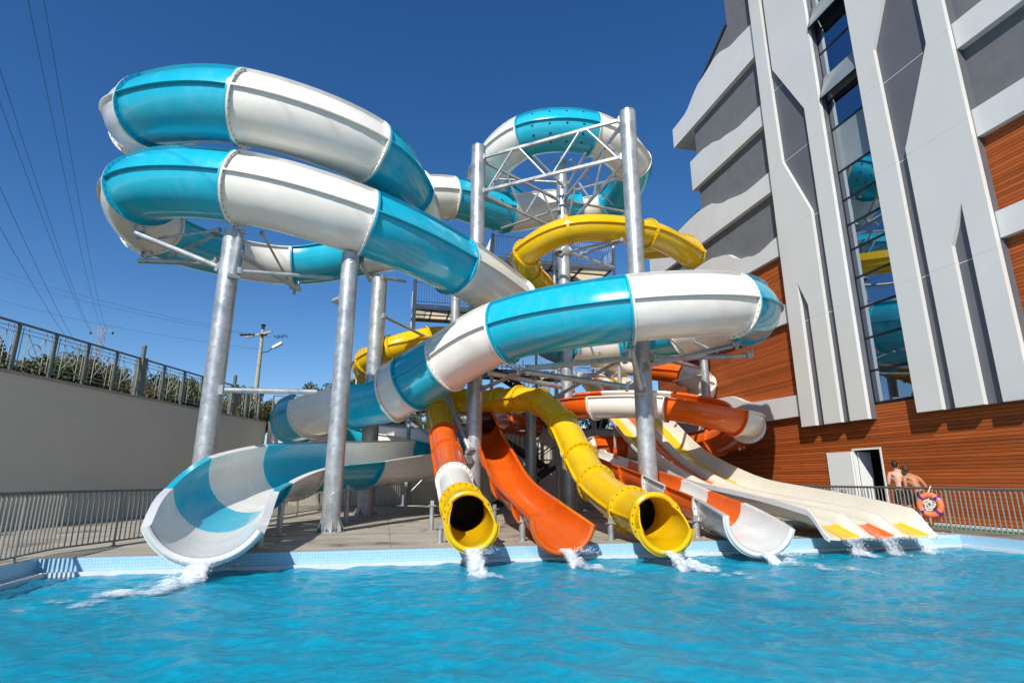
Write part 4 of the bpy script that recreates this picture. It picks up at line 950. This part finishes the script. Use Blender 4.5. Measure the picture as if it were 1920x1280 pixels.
def shrub(i, p, s, mat, label, group, name="shrub"):
    t = thing(name, label, "shrub", p, group); t.scale = (s*rnd.uniform(.85,1.15), s*rnd.uniform(.85,1.15), s*rnd.uniform(.8,1.1)); t.rotation_euler = (0,0,rnd.uniform(0,6))
    key = (i, mat.name)
    if key not in UNIT:
        o = shr[i].build("foliage", mat, smooth=False); o.parent = t; UNIT[key] = o
        m = MB()
        for q in range(5): a = q*1.3; m.tube((0,0,-.3),(math.cos(a)*.5,math.sin(a)*.5,1.0+.1*q),.03,.012,5)
        o2 = m.build("stem", TWIG); o2.parent = t; UNIT[(key,'s')] = o2
    else: dup(UNIT[key], parent=t); dup(UNIT[(key,'s')], parent=t)
    return t
for k in range(58):
    s_ = 11.5+k*.36; a = rnd.choice([1.0,1.9,3.0,4.4,6.0,8.0])*rnd.uniform(.9,1.1); p = W0+WD*s_+WN*a; p = Vector((p.x,p.y,hill_z(p)-.15))
    dry = rnd.random() < .4; sc_ = rnd.uniform(.65,1.05)*(1 if a < 3.5 else 1.3)
    shrub(rnd.randrange(5), p, sc_, LEAFB if dry else LEAFA, "dry olive scrub bush behind the fence on the left wall" if dry else "dull green scrub bush behind the fence on the left wall", "dry bushes behind the left fence" if dry else "green bushes behind the left fence")
for k in range(26):
    x = -6+k*.85; b = rnd.choice([33,34.5,36.5,39]); p = Vector((x,b,hill_z(Vector((x,b,0)))-.15)); shrub(rnd.randrange(5), p, rnd.uniform(.7,1.1), LEAFA if k % 3 else LEAFB, "low bush behind the fence on the back wall" , "bushes behind the back fence")
# dry grass: nobody could count it
m = MB()
for _ in range(6000):
    if rnd.random() < .65: p = W0+WD*rnd.uniform(10,29)+WN*(.6+rnd.random()**1.3*9)
    else: p = Vector((rnd.uniform(-6,12), rnd.uniform(32,38), 0))
    p = Vector((p.x,p.y,hill_z(p)-.05)); h_ = rnd.uniform(.12,.34)*(2.2 if rnd.random() < .03 else 1); d = Vector((rnd.gauss(0,.18),rnd.gauss(0,.18),1))*h_; w_ = Vector((rnd.uniform(-1,1),rnd.uniform(-1,1),0)).normalized()*.008
    m.add([p-w_,p+w_,p+d*.6+w_*.7+Vector((0,0,0)),p+d], [(0,1,2,3)])
m.build("dry_grass", STRAW, kind='stuff', smooth=False)
# trees seen through the gaps
def tree(label, p, h_, r, mat, seed):
    t = thing("tree", label, "tree", p); q = random.Random(seed); m = MB(); P_ = Vector(p)
    m.chain([P_, P_+Vector((.1,0,h_*.3)), P_+Vector((0,.1,h_*.6))], [.22,.17,.09], 8)
    for a in range(6): ang = a*1.05; st = P_+ZZ*h_*(.3+.05*a); m.chain([st, st+Vector((math.cos(ang)*r*.4,math.sin(ang)*r*.4,h_*.16)), st+Vector((math.cos(ang)*r*.75,math.sin(ang)*r*.75,h_*.28))], [.08,.05,.02], 6)
    m.build("trunk", TWIG, t)
    m = MB(); bl = [(q.gauss(0,.42)*r, q.gauss(0,.42)*r, h_*q.uniform(.45,.92), r*q.uniform(.25,.45)) for _ in range(16)]
    for _ in range(5200):
        bx_, by_, bz_, br = q.choice(bl); d = Vector((q.gauss(0,1),q.gauss(0,1),q.gauss(0,.8))).normalized(); c = P_+Vector((bx_,by_,bz_))+d*br*q.random()**.35; a = Vector((q.gauss(0,1),q.gauss(0,1),q.gauss(0,1))).normalized(); b = a.orthogonal().normalized(); s_ = .13*q.uniform(.6,1.4)
        m.add([c-a*s_, c+b*s_*.5, c+a*s_, c-b*s_*.5], [(0,1,2,3)])
    m.build("crown", mat, t, smooth=False)
for i, (px, py, dd, h_, r, lab) in enumerate(((655,735,48,5.2,2.8,"dark green tree beside the small street lamp, seen between two poles"),(735,750,44,3.6,2.4,"low green tree right of the thickest pole, under the yellow loop"),(1290,735,60,5,3,"distant green tree in the gap by the orange flume"))):
    q = at(px, py, dd); tree(lab, (q.x,q.y,hill_z(q)-.1), h_, r, LEAFA, i+20)
# ------------------------------------------------------------------ utility pole, lamp, pylon, wires
CONC = simple("weathered concrete pole", (0.40,0.36,0.29), 0.85); PORC = simple("dark insulator", (0.03,0.025,0.022), 0.35); LAMPW = simple("pale lamp housing", (0.75,0.76,0.76), 0.4)
ub = at(480,770,33.0); ut = at(493,617,33.6); ub = Vector((ut.x,ut.y,4.2))
u = thing("utility_pole", "concrete utility pole with crossarm and street lamp rising behind the left fence", "utility pole", ub)
m = MB(); m.tube(ub, up(ut,ut.z), .16, .09, 12); m.build("shaft", CONC, u)
m = MB(); ca = up(ut, ut.z-.35); m.bar(ca-RT*1.1+FW*.3-ZZ*.08, ca+RT*.7-FW*.3+ZZ*.12, .10); m.build("crossarm", CONC, u, smooth=False)
for o_ in (-1.0,-.55,.2): 
    c = ca+RT*o_-ZZ*.05; m = MB(); m.sphere(c-FW*.2-RT*.15, .10, 10, 7, (1.3,1,.75)); m.sphere(c-FW*.2+RT*.08, .09, 10, 7, (1.3,1,.75)); m.build("insulator", PORC, u)
for o_, z_ in ((.55,-.1),(.8,-.08),(1.05,-.02)):
    c = ca+RT*(o_+.2)+ZZ*z_; m = MB()
    for q in range(4): m.sphere(c+RT*.09*q-ZZ*.03*q, .06, 8, 5, (.4,1,1.4))
    m.build("insulator", PORC, u)
m = MB(); m.tube(up(ut,ut.z-.02), up(ut,ut.z+.28), .10, n=10); m.sphere(up(ut,ut.z+.24),.15,10,6,(1,1,.6)); m.build("cap", PORC, u)
l0 = up(ut, ut.z-1.45); m = MB(); m.chain([l0+RT*.1, l0+RT*.45+ZZ*.05, l0+RT*.75+ZZ*.28], .03, 6); m.build("lamp_arm", DARK, u)
m = MB(); m.box(l0+RT*1.0+ZZ*.45, (.62,.24,.14), (RT*.85+ZZ*.5).normalized(), FW, (ZZ*.85-RT*.5).normalized()); m.build("lamp_head", LAMPW, u, smooth=False)
s0 = at(668,712,42); sl = thing("street_lamp", "small white street lamp on the skyline left of the yellow loop", "street lamp", (s0.x,s0.y,4.2))
m = MB(); m.tube((s0.x,s0.y,4.2), s0, .06, .04, 8); m.build("shaft", LAMPW, sl); m = MB(); m.bar(s0, s0+RT*.5+ZZ*.05, .05); m.box(s0+RT*.65+ZZ*.03,(.5,.2,.1),RT,FW); m.build("lamp_head", LAMPW, sl, smooth=False)
PYL = simple("hazy pylon steel", (0.26,0.28,0.31), 0.6, 0.2)
pt = at(193,612,230); pbz = 10.0; py_ = thing("electricity_pylon", "distant lattice pylon on the skyline at far left", "pylon", (pt.x,pt.y,pbz)); m = MB(); H_ = pt.z-pbz
def pw(z): return .9+max(0,(H_*.72-z))/H_*5.5
cor = lambda z, i: Vector((pt.x,pt.y,pbz+z))+(RT*(1 if i in (0,3) else -1)+FW*(1 if i < 2 else -1))*pw(z)
lv = [H_*q for q in (0,.18,.33,.46,.57,.66,.74,.82,.90,1.0)]
for a, b in zip(lv[:-1], lv[1:]):
    for i in range(4):
        j_ = (i+1) % 4; m.tube(cor(a,i),cor(b,i),.11,n=4); m.tube(cor(a,i),cor(b,j_),.065,n=4); m.tube(cor(a,j_),cor(b,i),.065,n=4); m.tube(cor(b,i),cor(b,j_),.065,n=4)
m.build("lattice", PYL, py_, smooth=False)
arms = []
for z_ in (.74,.96):
    for s1 in (-1,1):
        e = Vector((pt.x,pt.y,pbz+H_*z_))+RT*s1*4.6; m = MB(); m.tube(cor(H_*z_,0 if s1 > 0 else 1),e,.12,n=4); m.tube(cor(H_*(z_+.03),0 if s1 > 0 else 1),e,.065,n=4); m.tube(cor(H_*z_,3 if s1 > 0 else 2),e,.12,n=4); m.build("crossarm", PYL, py_, smooth=False); arms.append(e)
        m = MB(); m.sphere(e-ZZ*.7,.45,8,5,(1,1,1.3)); m.build("insulator", PORC, py_)
WIRE = simple("dark wire", (0.02,0.022,0.03), 0.6)
def wire(label, a, b, sag, r, group="power lines crossing the sky"):
    a = Vector(a); b = Vector(b); pts = []
    for k in range(33): t_ = k/32; pts.append(a+(b-a)*t_-ZZ*sag*4*t_*(1-t_))
    d_ = (pts[0]-pts[1]).normalized(); pts = [pts[0]+d_*90+ZZ*4, pts[0]+d_*45+ZZ*1.2, pts[0]+d_*15+ZZ*.15]+pts      # on to the next support behind the viewer
    m = MB(); rr = [.62*r*max(.5, ((p-CAM).length)/60)**.5 for p in pts]; m.chain(pts, rr, 5); return m.build("power_line", WIRE, label=label, cat="power line", group=group)
for i, (px, py, dd, z_, lab) in enumerate(((40,-60,34,.99,"steep power line entering at the top edge, left of its twin"),(72,-60,36,1.0,"steep power line entering at the top edge, nearest the slide"),(-10,100,34,.97,"power line running from the upper left edge to the pylon, upper of its pair"),(-12,160,36,.96,"power line running from the upper left edge to the pylon, lower of its pair"),(-10,330,38,.76,"power line sloping to the pylon from the middle of the left edge"),(-10,410,40,.74,"lowest power line sloping to the pylon from the left edge"))):
    e = Vector((pt.x,pt.y,pbz+H_*z_))+RT*(-4.6 if i > 1 else (-.8+1.6*i)); wire(lab, at(px,py,dd), e, 1.5, .030)
for px0, py0, px1, py1, lab in ((-20,500,505,632,"uppermost faint wire running from the left edge to the utility pole"),(-20,511,470,628,"middle faint wire running from the left edge to the utility pole"),(-20,556,490,655,"lowest faint wire running from the left edge to the utility pole")):
    wire(lab, at(px0,py0,60), at(px1,py1,34), .5, .016, "faint wires to the utility pole")
# ------------------------------------------------------------------ red-roofed house beyond the back wall
hc = at(960,745,70); hs_ = thing("house", "pale house with red tiled roof glimpsed between the poles", "house", (hc.x,hc.y,4.4))
ROOFT = simple("red roof tile", (0.30,0.075,0.05), 0.8, 0, 0.25, 8); HW = simple("pale house render", (0.55,0.53,0.50), 0.9)
m = MB(); m.lohi((hc.x-7,hc.y-4,4.2),(hc.x+7,hc.y+4,9.0)); m.build("wall", HW, hs_, smooth=False)
m = MB(); m.prism([(hc.x-7.6,hc.y-4.6,9.0),(hc.x-7.6,hc.y+4.6,9.0),(hc.x-7.6,hc.y,11.6)], (15.2,0,0)); m.build("roof", ROOFT, hs_, smooth=False)
for q in range(4): MB().lohi((hc.x-5.5+q*3.2,hc.y-4.03,6.2),(hc.x-4.3+q*3.2,hc.y-3.99,7.6)).build("window", MULL, hs_, smooth=False)
# ------------------------------------------------------------------ falling water and foam
def foammat(name, scl, lo, hi, stretch=(1,1,1), col=(0.80,0.86,0.89)):
    """aerated water: the thin edges let the pool show through (density stored per vertex)"""
    m, nt, n, l, b = newmat(name); v = coords(n, l, stretch); f = noise(n, l, v, scl, 8, 0.72)
    at_ = n.new("ShaderNodeAttribute"); at_.attribute_name = "froth"
    a = N(n, "ShaderNodeMath", operation='ADD'); l.new(f, a.inputs[0]); a2 = N(n, "ShaderNodeMath", operation='MULTIPLY_ADD'); l.new(at_.outputs["Fac"], a2.inputs[0]); a2.inputs[1].default_value = 0.62; a2.inputs[2].default_value = -0.44
    l.new(a2.outputs[0], a.inputs[1]); l.new(ramp(n, l, a.outputs[0], [(lo, 0.0), (hi, 0.93)]), b.inputs["Alpha"])
    b.inputs["Base Color"].default_value = (*col, 1); b.inputs["Roughness"].default_value = 0.4; bump(n, l, f, 0.5, 0.02, b); return m
FOAM = foammat("white foam", 13, 0.33, 0.76); CURT = foammat("falling water", 1.0, 0.34, 0.66, (24, 24, 3.0), (0.74,0.83,0.88))
def density(o, vals):
    a = o.data.attributes.new("froth", 'FLOAT', 'POINT'); a.data.foreach_set('value', vals); return o
def splash(label, mouth, d, width, v0, drop, plume, seed, pw_=.45, jet=True, curve=0.0, smat=None):
    """mouth = lip point, d = run-out direction; a torn sheet falling to the surface, spray and a foam trail"""
    q = random.Random(seed); t = thing("water_splash", label, "splash", mouth, "splashes under the slide exits"); t['kind'] = 'stuff'; mouth = Vector(mouth); d = Vector(d).normalized(); s_ = Vector((d.y,-d.x,0)); zs = -.262
    m = MB(); n = 18; tf = math.sqrt(max(.02,2*(mouth.z-zs)/9.8)); den = []
    for layer in range(3):
        P = []
        for i in range(n+1):
            tt = tf*(i/n*1.08-.02); row = []
            for j_ in range(17):
                u_ = j_/16*2-1; w = u_*width*.5*(1+.35*i/n)*(1-.1*layer); p = mouth+d*v0*tt*(1-.12*layer)-ZZ*(4.9*tt*abs(tt)+.025*layer)+s_*w; k_ = mnoise.noise(Vector((w*7+seed, tt*13, layer*3.7)))*.06*(.3+i/n)
                row.append(p+ZZ*k_+d*k_*.8); den.append(max(0, 1-abs(u_)**3)*(.95-.12*layer)*(1 if smat is None else .62))
            P.append(row)
        m.grid(P)
    density(m.build("falling_sheet", smat or FOAM, t, kind='stuff'), den)
    land = mouth+d*v0*tf; m = MB(); nn, mm = 70, 34; den = []
    for layer in range(2):
        P = []
        for i in range(nn+1):
            row = []; u_ = i/nn
            for j_ in range(mm+1):
                w = (j_/mm-.5)*2; wd = pw_*(.75+1.5*u_); c = land+d*(plume*u_-.2)+s_*(w*wd+curve*u_*u_*plume); n1 = mnoise.noise(Vector((c.x*3.2,c.y*3.2,seed))); n2 = mnoise.noise(Vector((c.x*9,c.y*9,seed+3)))
                ed = max(0, 1-abs(w)**1.8)*min(1, u_*8+.35)*(1-u_)**.8
                h_ = ed*(.015+.10*(1-u_)**3*max(.1, 1+1.2*n1)+.03*n2)*(1+.5*layer)+.006+.012*layer
                row.append(Vector((c.x,c.y,zs+h_))); den.append(max(0, min(1, ed*(.85+1.1*n1+.5*n2)*(1.05-.2*layer))))
            P.append(row)
        m.grid(P)
    density(m.build("foam_trail", FOAM, t, kind='stuff'), den)
    m = MB()
    for _ in range(520):
        if q.random() < .55: tt = tf*q.random(); p = mouth+d*v0*tt*q.uniform(.85,1.2)-ZZ*4.9*tt*tt+s_*width*q.uniform(-.5,.5)*(1+.3*tt/tf)+ZZ*q.uniform(-.03,.015)
        else: p = land+d*abs(q.gauss(0,.28))+s_*q.gauss(0,pw_*.42)+ZZ*abs(q.gauss(0,.05))
        if p.z < zs: p.z = zs+.01
        r = q.uniform(.0025,.0065); m.add([p+Vector((r,0,0)),p+Vector((-r,0,0)),p+Vector((0,r,0)),p+Vector((0,-r,0)),p+Vector((0,0,r*1.5)),p-Vector((0,0,r*1.5))], [(0,2,4),(2,1,4),(1,3,4),(3,0,4),(2,0,5),(1,2,5),(3,1,5),(0,3,5)])
    m.build("spray", DROP, t, kind='stuff')
DROP = simple("water droplet", (0.80,0.86,0.90), 0.15)
def lip(fr, R, drop=.0): p, T, S_, U = fr; return p-U*R+T*.04
dn = Vector((0,-1,0))
splash("white water tumbling from the leftmost striped slide", lip(FRA[-1][-1],.90), Vector((-.35,-1,0)), .46, 1.1, .1, 2.9, 1, .62, curve=.40)
splash("white water pouring from the yellow tube exit left of the orange trough", lip(FRB[-1][-1],.40), Vector((.10,-1,0)), .34, 1.5, .1, 1.7, 2, .32)
splash("white water pouring from the orange trough", lip(FRO[-1][-1],.51), Vector((.30,-1,0)), .32, 1.9, .1, 2.2, 3, .30, curve=-.30)
splash("white water pouring from the scooped yellow exit right of the orange trough", lip(FRY[-1][-1],.44), Vector((.35,-1,0)), .34, 2.0, .1, 2.5, 4, .32, curve=-.30)
splash("white water running out of the wide white exit", lip(FRS[-1][-1],.60), Vector((.35,-1,0)), .36, 1.6, .1, 2.6, 5, .34, curve=-.4)
for x, lab in ((9.81,"water curtain under the left lane of the three-lane slide"),(10.71,"water curtain under the middle lane of the three-lane slide"),(11.62,"water curtain under the right lane of the three-lane slide")):
    splash(lab, (x,10.59,.085), Vector((.12,-1,0)), .58, .9, .1, .9, int(x*10), .34, True, smat=CURT)
